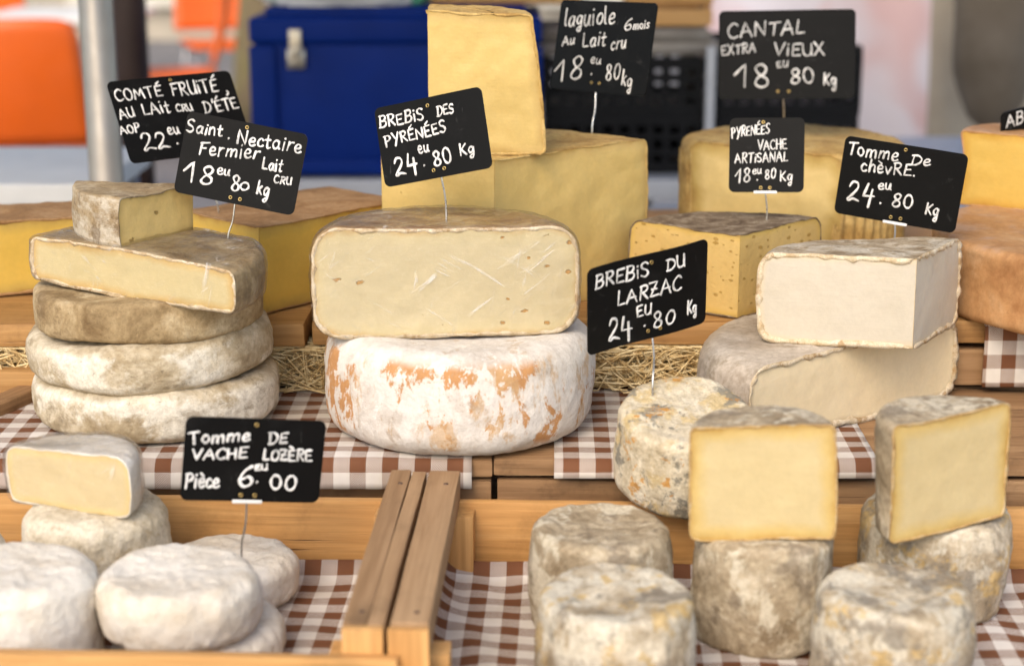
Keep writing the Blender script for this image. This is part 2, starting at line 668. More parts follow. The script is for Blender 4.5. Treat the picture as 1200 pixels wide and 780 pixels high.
# ------------------------------------------------------------------ materials
wood_new = [wood("pine_crate_%s" % "xyz"[a], (0.46, 0.22, 0.07), (0.62, 0.335, 0.12), (0.72, 0.43, 0.18), a, 0.55, 0.3, dirt=0.3) for a in range(3)]
wood_worn = [wood("worn_rail_%s" % "xyz"[a], (0.27, 0.155, 0.075), (0.38, 0.235, 0.125), (0.48, 0.32, 0.18), a, 0.65, 0.3, dirt=0.25) for a in range(3)]
wood_old = [wood("old_board_%s" % "xyz"[a], (0.17, 0.09, 0.042), (0.32, 0.185, 0.09), (0.45, 0.28, 0.145), a, 0.75, 0.6, dirt=0.5) for a in range(3)]
wood_shelf = [wood("shelf_board_%s" % "xyz"[a], (0.23, 0.115, 0.038), (0.41, 0.22, 0.08), (0.53, 0.32, 0.13), a, 0.6, 0.45, dirt=0.35) for a in range(3)]
cloth_m = checked("brown_check_cloth")

r_nect = rind("grey_tan_rind", [(0.1, (0.224, 0.162, 0.095)), (0.45, (0.370, 0.297, 0.202)), (0.62, (0.470, 0.403, 0.302)), (0.9, (0.627, 0.571, 0.470))], 11)
r_nect2 = rind("pale_grey_rind", [(0.0, (0.251, 0.194, 0.125)), (0.3, (0.410, 0.342, 0.239)), (0.55, (0.547, 0.484, 0.382)), (0.85, (0.684, 0.638, 0.547))], 16,
               [((0.76, 0.75, 0.71), 9, 0.42, 0.72, (1, 1, 1.5), 'side', 0.95), ((0.19, 0.14, 0.08), 19, 0.54, 0.9, (1, 1, 1.6), None, 0.6)], 0.85, 0.55, 0.004, 45)
r_nect3 = rind("tan_rind", [(0.0, (0.220, 0.151, 0.081)), (0.4, (0.360, 0.273, 0.162)), (0.66, (0.452, 0.360, 0.232)), (1.0, (0.603, 0.522, 0.383))], 22,
               [((0.15, 0.10, 0.055), 24, 0.56, 0.9, (1, 1, 1.5), None, 0.55), ((0.50, 0.44, 0.34), 13, 0.6, 0.95, (1, 1, 1), None, 0.5)], 0.85, 0.5, 0.003, 70)
r_wedge = rind("silver_brown_rind", [(0.05, (0.242, 0.171, 0.099)), (0.5, (0.374, 0.292, 0.187)), (0.9, (0.550, 0.473, 0.363))], 24,
               [((0.62, 0.59, 0.54), 15, 0.30, 0.75, (1, 1, 2.5), 'side', 0.8), ((0.14, 0.09, 0.05), 36, 0.6, 0.9, (1, 1, 1), None, 0.6)], 0.85, 0.6, 0.004, 70)
r_brebis = rind("white_orange_rind", [(0.1, (0.58, 0.53, 0.48)), (0.5, (0.69, 0.65, 0.61)), (0.9, (0.75, 0.73, 0.70))], 16,
                [((0.50, 0.23, 0.065), 15, 0.52, 0.62, (1, 1, 0.75), 'side', 0.9), ((0.56, 0.37, 0.20), 24, 0.60, 0.80, (1, 1, 0.4), 'side', 0.7), ((0.72, 0.69, 0.66), 46, 0.50, 0.62, (1, 1, 0.55), None, 0.9),
                 ((0.40, 0.31, 0.23), 26, 0.72, 0.95, (1, 1, 0.7), 'side', 0.6), ((0.50, 0.36, 0.22), 40, 0.74, 0.9, (1, 1, 1), 'top', 0.5)], 0.85, 0.7, 0.0035, 45, fine=0.18, pits=0.25, warm=(1, 0.99, 0.965))
r_brebis2 = rind("wrapped_brown_rind", [(0.1, (0.28, 0.16, 0.08)), (0.5, (0.44, 0.28, 0.15)), (0.9, (0.62, 0.48, 0.32))], 30, [((0.66, 0.55, 0.4), 34, 0.6, 0.85, (1, 1, 1), None)], 0.6, 0.5)
r_comte = rind("comte_rind", [(0.1, (0.26, 0.145, 0.065)), (0.5, (0.37, 0.22, 0.11)), (0.9, (0.46, 0.30, 0.17))], 22, [], 0.85, 0.4, 0.002, 90, pits=0.3)
r_cantal = rind("cantal_rind", [(0.1, (0.44, 0.27, 0.09)), (0.5, (0.60, 0.42, 0.17)), (0.9, (0.68, 0.52, 0.24))], 18, [((0.3, 0.18, 0.07), 28, 0.6, 0.9, (1, 1, 1), None, 0.6)], 0.8, 0.6, 0.004, 50)
r_pyr = rind("dark_grey_rind", [(0.1, (0.12, 0.085, 0.06)), (0.5, (0.22, 0.17, 0.125)), (0.9, (0.38, 0.33, 0.27))], 60, [], 0.9, 0.7, 0.002, 140)
r_chevre = rind("greywhite_rind", [(0.1, (0.28, 0.22, 0.15)), (0.5, (0.48, 0.41, 0.32)), (0.9, (0.66, 0.61, 0.54))], 36,
                [((0.68, 0.66, 0.62), 22, 0.45, 0.8, (1, 1, 1), None, 0.8), ((0.22, 0.16, 0.1), 50, 0.6, 0.85, (1, 1, 1), None, 0.6)], 0.85, 0.7, 0.003, 90)
r_chevre2 = rind("pale_mauve_rind", [(0.1, (0.40, 0.34, 0.29)), (0.5, (0.54, 0.49, 0.45)), (0.9, (0.66, 0.62, 0.59))], 18, [((0.32, 0.27, 0.21), 26, 0.62, 0.95, (1, 1, 1), None, 0.6)], 0.55, 0.5, 0.002, 70)
r_abond = rind("russet_rind", [(0.1, (0.38, 0.19, 0.085)), (0.5, (0.50, 0.285, 0.14)), (0.9, (0.58, 0.38, 0.23))], 13,
               [((0.50, 0.34, 0.26), 12, 0.3, 0.7, (1, 1, 1), 'top', 0.9)], 0.7, 0.4, 0.002, 60, fine=0.25, pits=0.3)
r_blue = rind("cream_blue_rind", [(0.1, (0.526, 0.459, 0.347)), (0.5, (0.706, 0.650, 0.538)), (0.9, (0.806, 0.773, 0.694))], 26,
              [((0.60, 0.46, 0.22), 30, 0.50, 0.80, (1, 1, 1), None, 0.7), ((0.20, 0.20, 0.19), 28, 0.60, 0.76, (1, 1, 1), None, 0.8), ((0.60, 0.30, 0.06), 34, 0.74, 0.84, (1, 1, 1), None, 0.85)], 0.8, 0.8, 0.004, 55)
r_grey = rind("stone_grey_rind", [(0.0, (0.228, 0.174, 0.114)), (0.35, (0.372, 0.306, 0.222)), (0.6, (0.516, 0.444, 0.342)), (0.95, (0.696, 0.636, 0.540))], 22,
              [((0.68, 0.64, 0.55), 17, 0.52, 0.74, (1, 1, 0.7), None, 0.9), ((0.17, 0.13, 0.095), 22, 0.55, 0.85, (1, 1, 1), None, 0.65)], 0.85, 0.7, 0.004, 60)
r_grey2 = rind("stone_white_rind", [(0.0, (0.274, 0.217, 0.148)), (0.4, (0.467, 0.399, 0.308)), (0.65, (0.627, 0.570, 0.479)), (0.95, (0.775, 0.730, 0.638))], 26,
               [((0.71, 0.69, 0.63), 17, 0.46, 0.70, (1, 1, 0.6), None, 0.9), ((0.60, 0.42, 0.16), 34, 0.62, 0.78, (1, 1, 1), None, 0.7), ((0.24, 0.22, 0.20), 25, 0.58, 0.80, (1, 1, 1), None, 0.75)], 0.85, 0.8, 0.004, 60)
r_white = rind("white_bloom_rind", [(0.1, (0.666, 0.603, 0.520)), (0.5, (0.770, 0.738, 0.686)), (0.9, (0.832, 0.811, 0.780))], 14,
               [((0.60, 0.52, 0.41), 17, 0.66, 0.95, (1, 1, 1), None, 0.7)], 0.85, 0.9, 0.005, 42, fine=0.12, pits=0.25, warm=(1, 0.97, 0.91))
r_cream = rind("cream_rough_rind", [(0.1, (0.50, 0.43, 0.33)), (0.5, (0.65, 0.595, 0.50)), (0.9, (0.75, 0.71, 0.64))], 24,
               [((0.40, 0.3, 0.18), 30, 0.66, 0.9, (1, 1, 1), None, 0.6)], 0.85, 0.8, 0.004, 60)

r_lip = rind("pale_crust_lip", [(0.1, (0.50, 0.38, 0.24)), (0.5, (0.68, 0.58, 0.44)), (0.9, (0.78, 0.72, 0.62))], 70, [((0.40, 0.24, 0.10), 60, 0.66, 0.85, (1, 1, 1), None, 0.7)], 0.8, 0.6, 0.002, 120, pits=0.3)
r_lip2 = rind("amber_crust_lip", [(0.1, (0.34, 0.21, 0.09)), (0.5, (0.52, 0.36, 0.17)), (0.9, (0.60, 0.50, 0.36))], 60, [], 0.8, 0.6, 0.002, 120, pits=0.3)
p_nect = paste("pale_butter_paste", (0.620, 0.525, 0.305), (0.430, 0.258, 0.086), (0.602, 0.430, 0.189), 0.010, (26, 0.22, 0.22, (0.6, 0.38, 0.13), (1, 1, 1.6)))
p_wedge = paste("olive_butter_paste", (0.82, 0.60, 0.24), (0.42, 0.27, 0.08), None, 0.010, (55, 0.24, 0.3, (0.4, 0.26, 0.08), (1, 1, 1.3)), bump=0.3)
p_brebis = paste("ivory_paste", (0.609, 0.522, 0.335), (0.539, 0.348, 0.139), (0.626, 0.531, 0.322), 0.016, (66, 0.25, 0.26, (0.48, 0.27, 0.09), (0.8, 0.8, 1.5)), var=0.04)
p_comte = paste("gold_paste", (0.681, 0.451, 0.092), (0.386, 0.221, 0.055), (0.552, 0.377, 0.092), 0.014, None, bump=0.12)
p_lagui = paste("straw_yellow_paste", (0.670, 0.484, 0.177), (0.465, 0.288, 0.074), (0.586, 0.409, 0.149), 0.012, (40, 0.15, 0.12, (0.5, 0.33, 0.1), (1, 1, 1)), bump=0.35, bscale=60, var=0.08)
p_cantal = paste("cantal_paste", (0.78, 0.60, 0.27), (0.46, 0.29, 0.09), (0.60, 0.43, 0.15), 0.02, None, bump=0.4, bscale=40, var=0.14)
p_pyr = paste("holed_gold_paste", (0.67, 0.47, 0.18), (0.44, 0.28, 0.09), (0.65, 0.45, 0.14), 0.008, (120, 0.42, 0.42, (0.42, 0.26, 0.07), (1, 1, 1.9)), bump=0.45)
p_chevre = paste("chalk_white_paste", (0.561, 0.501, 0.404), (0.442, 0.281, 0.119), (0.595, 0.501, 0.357), 0.008, (34, 0.16, 0.18, (0.62, 0.48, 0.26), (1, 1, 1)), var=0.05)
p_chevre_side = p_chevre
p_chevre2 = paste("beige_paste", (0.80, 0.66, 0.43), (0.46, 0.31, 0.15), (0.60, 0.47, 0.29), 0.008, (34, 0.16, 0.14, (0.48, 0.36, 0.2), (1, 1, 1)), var=0.05)
p_abond = paste("amber_paste", (0.662, 0.442, 0.110), (0.423, 0.212, 0.046), (0.607, 0.368, 0.074), 0.012, None)
p_tommette = paste("light_gold_paste", (0.581, 0.466, 0.255), (0.458, 0.273, 0.070), (0.581, 0.422, 0.167), 0.015, (28, 0.1, 0.1, (0.7, 0.5, 0.2), (1, 1, 1)), var=0.05)
p_lozere = paste("soft_yellow_paste", (0.625, 0.510, 0.308), (0.581, 0.422, 0.211), (0.651, 0.519, 0.264), 0.008, (45, 0.22, 0.2, (0.7, 0.5, 0.16), (1, 1, 3)), var=0.05)


def film(name, amt=1.0, scale=26, tint=(1, 1, 1)):
    m = M(name)
    t = m.t
    t.nodes.remove(m.b)
    out = t.nodes["Material Output"]
    tr = m.n("ShaderNodeBsdfTransparent")
    tr.inputs[0].default_value = (*tint, 1)
    gl = m.n("ShaderNodeBsdfGlossy")
    gl.inputs["Roughness"].default_value = 0.13
    fr = m.n("ShaderNodeFresnel")
    fr.inputs[0].default_value = 1.3
    b1 = m.n("ShaderNodeBump")
    b1.inputs["Strength"].default_value = 0.9
    b1.inputs["Distance"].default_value = 0.006
    w = m.noise(scale, 5, 0.6, 2.2, s=(1.0, 1.0, 2.4))
    rid = m.math('ABSOLUTE', m.math('SUBTRACT', w, 0.5))
    m.lk(rid, b1.inputs["Height"])
    m.lk(b1.outputs[0], gl.inputs["Normal"])
    # white diffuse streaks paint the film's glossy highlights along its creases
    def streak(rot, sc, lo, hi):
        mp = m.n("ShaderNodeMapping")
        mp.inputs["Rotation"].default_value = (0, R_(rot), 0)
        m.lk(m.coord(), mp.inputs["Vector"])
        ml = m.n("ShaderNodeVectorMath", operation='MULTIPLY')
        m.lk(mp.outputs[0], ml.inputs[0]); ml.inputs[1].default_value = (0.10, 0.35, 1.0)
        return m.step(m.noise(sc, 3, 0.6, 0.35, vec=ml.outputs[0]), lo, hi)
    painted_glint = m.math('MAXIMUM', streak(38, 130, 0.60, 0.74), streak(-32, 150, 0.61, 0.75))
    painted_glint = m.math('MAXIMUM', painted_glint, streak(80, 140, 0.62, 0.76))
    area = m.math('ADD', m.step(m.noise(10, 4, 0.7), 0.47, 0.60), 0.12)
    k = m.math('MULTIPLY', painted_glint, m.math('MULTIPLY', area, amt))
    df = m.n("ShaderNodeBsdfDiffuse")
    df.inputs[0].default_value = (0.85, 0.85, 0.85, 1)
    m1 = m.n("ShaderNodeMixShader")
    m.lk(m.math('MINIMUM', m.math('MULTIPLY', fr.outputs[0], 1.5 * amt), 0.5), m1.inputs[0])
    m.lk(tr.outputs[0], m1.inputs[1]); m.lk(gl.outputs[0], m1.inputs[2])
    mx = m.n("ShaderNodeMixShader")
    m.lk(m.math('MULTIPLY', k, 0.42), mx.inputs[0]); m.lk(m1.outputs[0], mx.inputs[1]); m.lk(df.outputs[0], mx.inputs[2])
    m.lk(mx.outputs[0], out.inputs[0])
    return m.m


film_m = film("cling_film", 1.0)
film_s = film("cling_film_soft", 0.75, 40)

# ================================================================== STRUCTURE
def ground():
    bm = bmesh.new()
    bmesh.ops.create_grid(bm, x_segments=40, y_segments=40, size=150)
    m = M("grey_paving", 0.85)
    f = m.noise(0.8, 8, 0.65)
    c = m.ramp(f, [(0.3, (0.15, 0.14, 0.14)), (0.7, (0.24, 0.23, 0.23))])
    br = m.n("ShaderNodeTexBrick")
    br.inputs["Scale"].default_value = 1.6
    br.inputs["Mortar Size"].default_value = 0.012
    br.inputs["Color1"].default_value = (1, 1, 1, 1); br.inputs["Color2"].default_value = (0.85, 0.85, 0.85, 1); br.inputs["Mortar"].default_value = (0.5, 0.5, 0.5, 1)
    m.lk(m.coord(), br.inputs["Vector"])
    m.color(m.mix(1.0, c, br.outputs[0], 'MULTIPLY'))
    m.bump(m.noise(30, 6), 0.3, 0.01)
    o = link_bm("ground", bm, m.m, None, (0, 60, 0))
    tag(o, kind="structure")


ground()

Z_MID = CAM_H - 0.489      # top of the middle tier (cloth)
Z_UP = CAM_H - 0.419       # top of the upper tier
Z_LOW = CAM_H - 0.579      # cloth in the front crates
Z_TAB = CAM_H - 0.600

# display table that carries the whole stall
t_root = tag(empty("trestle_table", (0, 1.7, 0)), "long wooden trestle table carrying the crates and cheeses of the stall", "table")
for i in range(5):
    plank("table_top", (0, -0.52 + i * 0.26, Z_TAB - 0.02), (1.9, 0.256, 0.03), wood_old[0], t_root, seed=i)
for sx in (-0.8, 0.8):
    for sy in (-0.5, 0.5):
        plank("leg", (sx, sy, (Z_TAB - 0.037) / 2), (0.06, 0.06, Z_TAB - 0.037), wood_old[2], t_root, seed=sx + sy)

# middle tier: two overturned wooden crates
def mid_crate(x0, x1, label, slots=False):
    xc, L = (x0 + x1) / 2, x1 - x0
    yf, yb, zt, zb = 1.452, 2.05, Z_MID - 0.004, Z_TAB - 0.003
    r = tag(empty("overturned_crate", (xc, yf, zb)), label, "crate", "overturned crates carrying the middle tier")
    depths = [0.072, 0.085, 0.07, 0.09, 0.08, 0.085, 0.09]
    y = 0.0
    for i, dp in enumerate(depths):
        if y + dp > yb - yf: break
        plank("top_board", (random.uniform(-.002, .002), y + dp / 2, zt - zb - 0.008), (L - random.uniform(0, .002), dp - 0.004, 0.016), wood_old[0], r, (0, random.uniform(-.002, .002), random.uniform(-.004, .004)), 0.003, 0.0012, seed=i + x0)
        y += dp
    hh = zt - zb - 0.0185
    plank("front_board", (0, 0.009, hh - 0.017), (L - 0.004, 0.014, 0.030), wood_old[0], r, seed=3 + x0, bevel=0.003, rough=0.001)
    plank("front_board", (0, 0.009, hh - 0.036 - 0.022), (L - 0.004, 0.014, 0.04), wood_old[0], r, seed=4 + x0)
    for sx in (-1, 1):
        plank("corner_post", (sx * (L / 2 - 0.025), 0.034, (hh - 0.001) / 2), (0.034, 0.034, hh - 0.001), wood_old[2], r, seed=5)
        plank("corner_post", (sx * (L / 2 - 0.025), y - 0.03, (hh - 0.001) / 2), (0.034, 0.034, hh - 0.001), wood_old[2], r, seed=5)
    if slots:
        pass
    return r


mid_crate(-0.66, -0.0165, "weathered overturned crate carrying the grey wheel stack and the orange-white wheel")
mid_crate(-0.0152, 0.68, "weathered overturned crate carrying the pale goat cheeses, its planks bare at the right")

# slotted slatted box end lying at the far left of the middle tier
sl = tag(empty("slatted_panel", D(14, 492, 1.66)), "dark slotted wooden slat lying beside the grey wheel stack at the left edge", "slat")
sl.location.z = Z_MID + 0.004
bm = bmesh.new()
add_box(bm, (0, 0, 0), (0.024, 0.16, 0.014), None, 0.002, 2)
link_bm("slat", bm, wood_old[1], sl, (-0.004, 0.03, 0), (0, 0, R_(-22)))
bm = bmesh.new()
for k in range(5): add_box(bm, (-0.035 + 0.0, -0.06 + k * 0.03, 0.0), (0.03, 0.008, 0.01), (0, 0, 0.2), 0.002, 1)
link_bm("slat_teeth", bm, wood_old[0], sl, (-0.015, 0.03, -0.002), (0, 0, R_(-22)))

# upper tier : three boards on blocks
def shelf(x0, x1, yf, yb, label, full=False):
    xc, L = (x0 + x1) / 2, x1 - x0
    r = tag(empty("display_shelf", (xc, yf, Z_MID)), label, "shelf", "boards of the upper tier")
    y = 0
    k = 0
    while y < yb - yf - 0.02:
        dp = min(0.14, yb - yf - y)
        plank("board", (0, y + dp / 2, Z_UP - Z_MID - 0.012), (L - random.uniform(0, .004), dp - 0.003, 0.0238), wood_shelf[0], r, (0, 0, 0), 0.004, 0.0015, seed=k + x0)
        y += dp; k += 1
    zb = Z_UP - Z_MID - 0.0245
    if full:
        plank("front_board", (0, 0.012, zb / 2 - 0.002), (L - 0.004, 0.018, zb - 0.008), wood_old[0], r, seed=x0)
    for sx in (-1, 1):
        for yy in (0.14, yb - yf - 0.05):
            plank("foot_block", (sx * (L / 2 - 0.03), yy, (zb - 0.006) / 2 - 0.004), (0.05, 0.05, zb - 0.001), wood_old[2], r, seed=yy)
    return r


s1 = shelf(-0.74, -0.2075, 1.655, 2.3, "amber board of the upper tier under the yellow cheese at left")
plank("rail", (-0.10, -0.006, 0.013), (0.33, 0.02, 0.024), wood_shelf[0], s1, seed=4, rough=0.001)
shelf(-0.202, 0.43, 1.662, 2.3, "amber board of the upper tier above the straw in the middle")
shelf(0.434, 0.78, 1.668, 2.3, "dark wooden box front of the upper tier beneath the russet wheel", True)


# straw between the tiers
def straw():
    bm = bmesh.new()
    rnd = random.Random(5)
    for i in range(2700):
        x = rnd.uniform(-0.70, 0.32)
        front = rnd.random() < 0.75
        y = rnd.uniform(1.655, 1.685) if front else rnd.uniform(1.685, 1.75)
        z = Z_MID + rnd.uniform(0.002, 0.047)
        L = rnd.uniform(0.04, 0.10)
        a = rnd.gauss(0, 0.9) if rnd.random() < 0.75 else rnd.uniform(-1.6, 1.6)
        dz = math.sin(a) * 0.75
        dx = math.cos(a) * rnd.choice((-1, 1))
        dy = rnd.uniform(-0.35, 0.2)
        dr = Vector((dx, dy, dz)).normalized()
        bend = Vector((rnd.uniform(-1, 1), rnd.uniform(-1, 0.4), rnd.uniform(-1, 1))) * 0.003
        pts = []
        for k in range(5):
            t = k / 4 - 0.5
            p = Vector((x, y, z)) + dr * L * t + bend * (1 - 4 * t * t)
            p.z = min(max(p.z, Z_MID + 0.001), Z_UP - 0.0252)
            if p.y < 1.63: p.y = 1.63 + rnd.uniform(0, 0.004)
            pts.append(p)
        tube(bm, pts, rnd.uniform(0.0005, 0.0011), 4, False)
    m = M("straw", 0.6, 0.3)
    f = m.noise(90, 3)
    m.color(m.ramp(f, [(0.36, (0.52, 0.35, 0.15)), (0.5, (0.74, 0.57, 0.30)), (0.7, (0.82, 0.70, 0.44))]))
    o = link_bm("straw", bm, m.m, None)
    tag(o, "dry golden straw stuffed under the boards of the upper tier", "straw", None, "stuff")


straw()


# checked cloths
def cloth(name, label, x0, x1, path, wr=0.0013, skew=0.0, u0=0.0, seed=1, rz=0.0, ripple=None, thick=0.0009, group="brown and white checked cloths"):
    """path: (y,z) polyline from the back to the front; laid along x"""
    P = []
    for (a, b) in zip(path, path[1:]):
        L = math.hypot(b[0] - a[0], b[1] - a[1])
        n = max(1, int(L / 0.006))
        for k in range(n): P.append((a[0] + (b[0] - a[0]) * k / n, a[1] + (b[1] - a[1]) * k / n))
    P.append(path[-1])
    # round the folds
    for _ in range(3):
        P = [P[0]] + [((P[i - 1][0] + 2 * P[i][0] + P[i + 1][0]) / 4, (P[i - 1][1] + 2 * P[i][1] + P[i + 1][1]) / 4) for i in range(1, len(P) - 1)] + [P[-1]]
    bm = bmesh.new()
    uvl = bm.loops.layers.uv.new("UVMap")
    nx = int((x1 - x0) / 0.007)
    off = Vector((seed * 7, seed, 0))
    s = 0
    rows = []
    for j, (y, z) in enumerate(P):
        if j: s += math.hypot(y - P[j - 1][0], z - P[j - 1][1])
        t0 = P[max(j - 1, 0)]; t1 = P[min(j + 1, len(P) - 1)]
        l = math.hypot(t1[0] - t0[0], t1[1] - t0[1])
        ny, nz = (t1[1] - t0[1]) / l, -(t1[0] - t0[0]) / l
        if nz < -0.5: ny, nz = -ny, -nz
        if ny > 0.3: ny, nz = -ny, -nz
        row = []
        for i in range(nx + 1):
            x = x0 + (x1 - x0) * i / nx + skew * s
            q = Vector((x, s, 0))
            w = (noise.noise(q * 14 + off) + 0.5 * noise.noise(q * 40 + off) + 0.6) * wr
            if ripple: w += ripple(x, y)
            row.append((bm.verts.new((x, y + ny * w, z + nz * w)), (x0 + (x1 - x0) * i / nx + u0, s)))
        rows.append(row)
    for a, b in zip(rows, rows[1:]):
        for i in range(nx):
            q = (a[i], a[i + 1], b[i + 1], b[i])
            f = bm.faces.new([t[0] for t in q])
            for l, t in zip(f.loops, q): l[uvl].uv = t[1]
    bmesh.ops.recalc_face_normals(bm, faces=bm.faces[:])
    o = link_bm(name, bm, cloth_m, None)
    md = o.modifiers.new("thickness", 'SOLIDIFY')
    md.thickness = thick
    md.offset = 1
    o.rotation_euler[2] = rz
    return tag(o, label, "cloth", group)


cloth("checked_cloth", "checked cloth hanging over the front edge beneath the orange-white wheel", -0.64, -0.036,
      [(1.86, Z_MID - 0.0035), (1.445, Z_MID - 0.0035), (1.4425, Z_MID - 0.028)], skew=0.0, seed=2)
cloth("checked_cloth", "checked cloth hanging over the front edge behind the leaning round cheese", 0.046, 0.335,
      [(1.86, Z_MID - 0.0035), (1.445, Z_MID - 0.0035), (1.4425, Z_MID - 0.018)], skew=-0.02, seed=3, u0=0.004)
cloth("checked_cloth", "small hanging piece of checked cloth under the russet wheel", 0.475, 0.76,
      [(1.95, Z_UP + 0.001), (1.660, Z_UP + 0.001), (1.658, Z_UP - 0.066)], seed=4)

# ---------------- front crates
nail_m = plain('rusty_nail', (0.16, 0.10, 0.07), 0.6, 0.6, 0.2, 300)
CR = R_(-2.2)


def front_crate(label, cx, L, side, ztop_front, clothlabel, seed):
    """cx: x of the inner end rail at the near end ; side=-1 the crate runs to the left, +1 to the right"""
    yf, yb = 1.098, 1.418
    dep = yb - yf
    zb = Z_LOW - 0.012
    r = tag(empty("wooden_crate", (cx, yf, zb), (0, 0, CR)), label, "crate", "open wooden crates at the front")
    X = lambda a: side * a
    H = Z_LOW - zb
    zr = CAM_H - 0.4926 - zb
    # base boards
    for i in range(4):
        plank("base_board", (X(L / 2), 0.045 + i * (dep - 0.01) / 4, -0.001), (L - 0.03, dep / 4 - 0.008, 0.006), wood_new[0], r, seed=i + seed)
    # inner end : rail on the posts
    rw = 0.030
    if side < 0:
        plank("end_rail", (X(rw / 2 + 0.0064), dep / 2 + 0.004, zr - 0.014), (0.0176, dep + 0.004, 0.028), wood_worn[1], r, (0, 0, 0.0), seed=seed)
        plank("end_rail", (X(0.0062), dep / 2 + 0.004, zr - 0.0145), (0.0122, dep + 0.003, 0.027), wood_worn[1], r, (0, 0, -0.005), seed=seed + 1)
    else:
        plank("end_rail", (X(rw / 2), dep / 2 + 0.004, zr - 0.014), (rw - 0.003, dep + 0.003, 0.028), wood_worn[1], r, seed=seed)
    plank("end_board", (X(0.012), dep / 2, (zr - 0.032) / 2), (0.007, dep - 0.01, zr - 0.036), wood_new[1], r, seed=seed + 2)
    for y in (0.026, dep - 0.02):
        plank("corner_post", (X(0.030), y, (zr - 0.0292) / 2), (0.024, 0.024, zr - 0.03), wood_new[2], r, seed=seed + y)
    plank("end_post", (X(rw / 2), -0.0035, (zr - 0.001) / 2), (rw - 0.001, 0.0075, zr - 0.002), wood_new[2], r, (0, 0, 0), 0.0016, 0.0008, seed=seed + 8)
    for y in (0.02, dep - 0.03):
        nb = bmesh.new()
        tube(nb, [(0, 0, -0.003), (0, 0, 0.0006), (0, 0, 0.0011)], [0.0021, 0.0021, 0.0012], 10)
        link_bm("nail", nb, nail_m, r, (X(rw * 0.62), y, zr - 0.0001))
    # outer end
    plank("end_board", (X(L - 0.008), dep / 2, zr / 2), (0.012, dep - 0.004, zr - 0.002), wood_new[1], r, seed=seed + 3)
    # back and front slats
    zs = (CAM_H - 0.5165) - zb
    plank("back_slat", (X(L / 2), dep - 0.002, zs / 2 + 0.004), (L - 0.004, 0.009, zs - 0.010), wood_new[0], r, (0, 0, 0), 0.0016, 0.0008, seed=seed + 4)
    zf = ztop_front - zb
    plank("front_slat", (X(L / 2 - 0.005), -0.0125, zf / 2 + 0.004), (L + 0.01, 0.010, zf - 0.010), wood_new[0], r, (0, 0, 0), 0.0016, 0.0008, seed=seed + 5)
    return r


front_crate("open wooden crate holding the white cheeses", -0.0885, 0.56, -1, CAM_H - 0.511, "", 1)
front_crate("open wooden crate holding the grey-rinded cylinders", -0.0865, 0.72, 1, CAM_H - 0.5235, "", 9)


def rip_r(x, y):
    d = max(0, 1 - (x + 0.114) / 0.09)
    e = max(0, 1 - (x + 0.114) / 0.02)
    return 0.0012 * math.sin(x * 60 + y * 25) + 0.0035 * d * (1 + math.sin(x * 130 + y * 55)) * 0.5 + 0.012 * e * e + 0.0012


cloth("checked_cloth", "checked cloth lining the crate of white cheeses", -0.70, -0.148,
      [(1.392, Z_LOW + 0.012), (1.383, Z_LOW - 0.002), (1.115, Z_LOW - 0.002)], 0.0022, 0.0, seed=6, ripple=lambda x, y: 0.001 * math.sin(x * 50 + y * 30), u0=0.003, rz=CR)
cloth("checked_cloth", "rippled checked cloth lining the crate of grey cylinders", -0.114, 0.56,
      [(1.392, Z_LOW + 0.012), (1.383, Z_LOW - 0.002), (1.115, Z_LOW - 0.002)], 0.0022, 0.0, seed=8, ripple=rip_r, rz=CR)

# ================================================================== CHEESES
zm = Z_MID
# --- left stack
sx, sy = -0.3436, 1.59
G1 = "grey-rinded wheels stacked at left"
cheese("whole_cheese", "pale grey wheel at the bottom of the left stack, on the checked cloth", "cheese", (sx + 0.0005, sy, zm - 0.001), 0.1155, 0.050, r_nect2, er=0.014, bulge=0.003, seed=11, amp=0.003, group=G1, rz=40)
cheese("whole_cheese", "white-patched grey wheel, second from the bottom of the left stack", "cheese", (sx - 0.004, sy, zm + 0.0475), 0.1125, 0.0445, r_nect2, er=0.011, bulge=0.003, seed=12, amp=0.003, group=G1, tilt=(0.5, -2.2), rz=0)
cheese("whole_cheese", "tan wheel third from the bottom of the left stack, just under the cut half", "cheese", (sx - 0.003, sy, zm + 0.090), 0.1065, 0.040, r_nect3, er=0.006, bulge=0.002, seed=13, amp=0.0024, group=G1, tilt=(0.5, -1.6), rz=-80)
ZH = zm + 0.131
cheese("half_cheese", "half grey-brown wheel with a long pale cut face lying on the left stack", "cheese", (-0.347, 1.515, ZH), 0.117, 0.0425, r_nect3, p_nect,
       er=0.007, bulge=0.003, seed=14, amp=0.0024, cuts=[(-118, 0.0)], lip=0.0020, lipfreq=130, lipmat=r_lip, tilt=(1.0, 1.6), wrap=film_s)
E = W(142, 293, ZH + 0.0415)
tip = E + Vector((math.cos(R_(65)), math.sin(R_(65)), 0)) * 0.112
cheese("cheese_wedge", "small wedge with silvery rind and olive-yellow cut lying on the half wheel at left", "cheese", (tip.x, tip.y, ZH + 0.0405), 0.112, 0.0445, r_wedge, p_wedge,
       er=0.003, bulge=0.001, seed=15, amp=0.0024, cuts=[(245 + 90, 0.0), (184 - 90, 0.0)], lip=0.001, tilt=(-0.5, 2.0))

# --- centre
bx, by = -0.049, 1.562
cheese("whole_cheese", "thick white wheel with orange patches standing on checked cloth in the centre", "cheese", (bx, by, zm - 0.001), 0.1225, 0.096, r_brebis, er=0.022, bulge=0.004, dish=0.002, seed=21, amp=0.0025, seg=160)
cheese("half_cheese", "big film-wrapped half wheel with ivory cut face on the orange-white wheel", "cheese", (-0.0595, 1.513, zm + 0.0945), 0.1185, 0.1015, r_brebis2, p_brebis,
       er=0.023, bulge=0.003, seed=22, amp=0.002, cuts=[(-86, 0.0)], lip=0.0022, wrap=film_m, lipfreq=90, lipmat=r_lip)

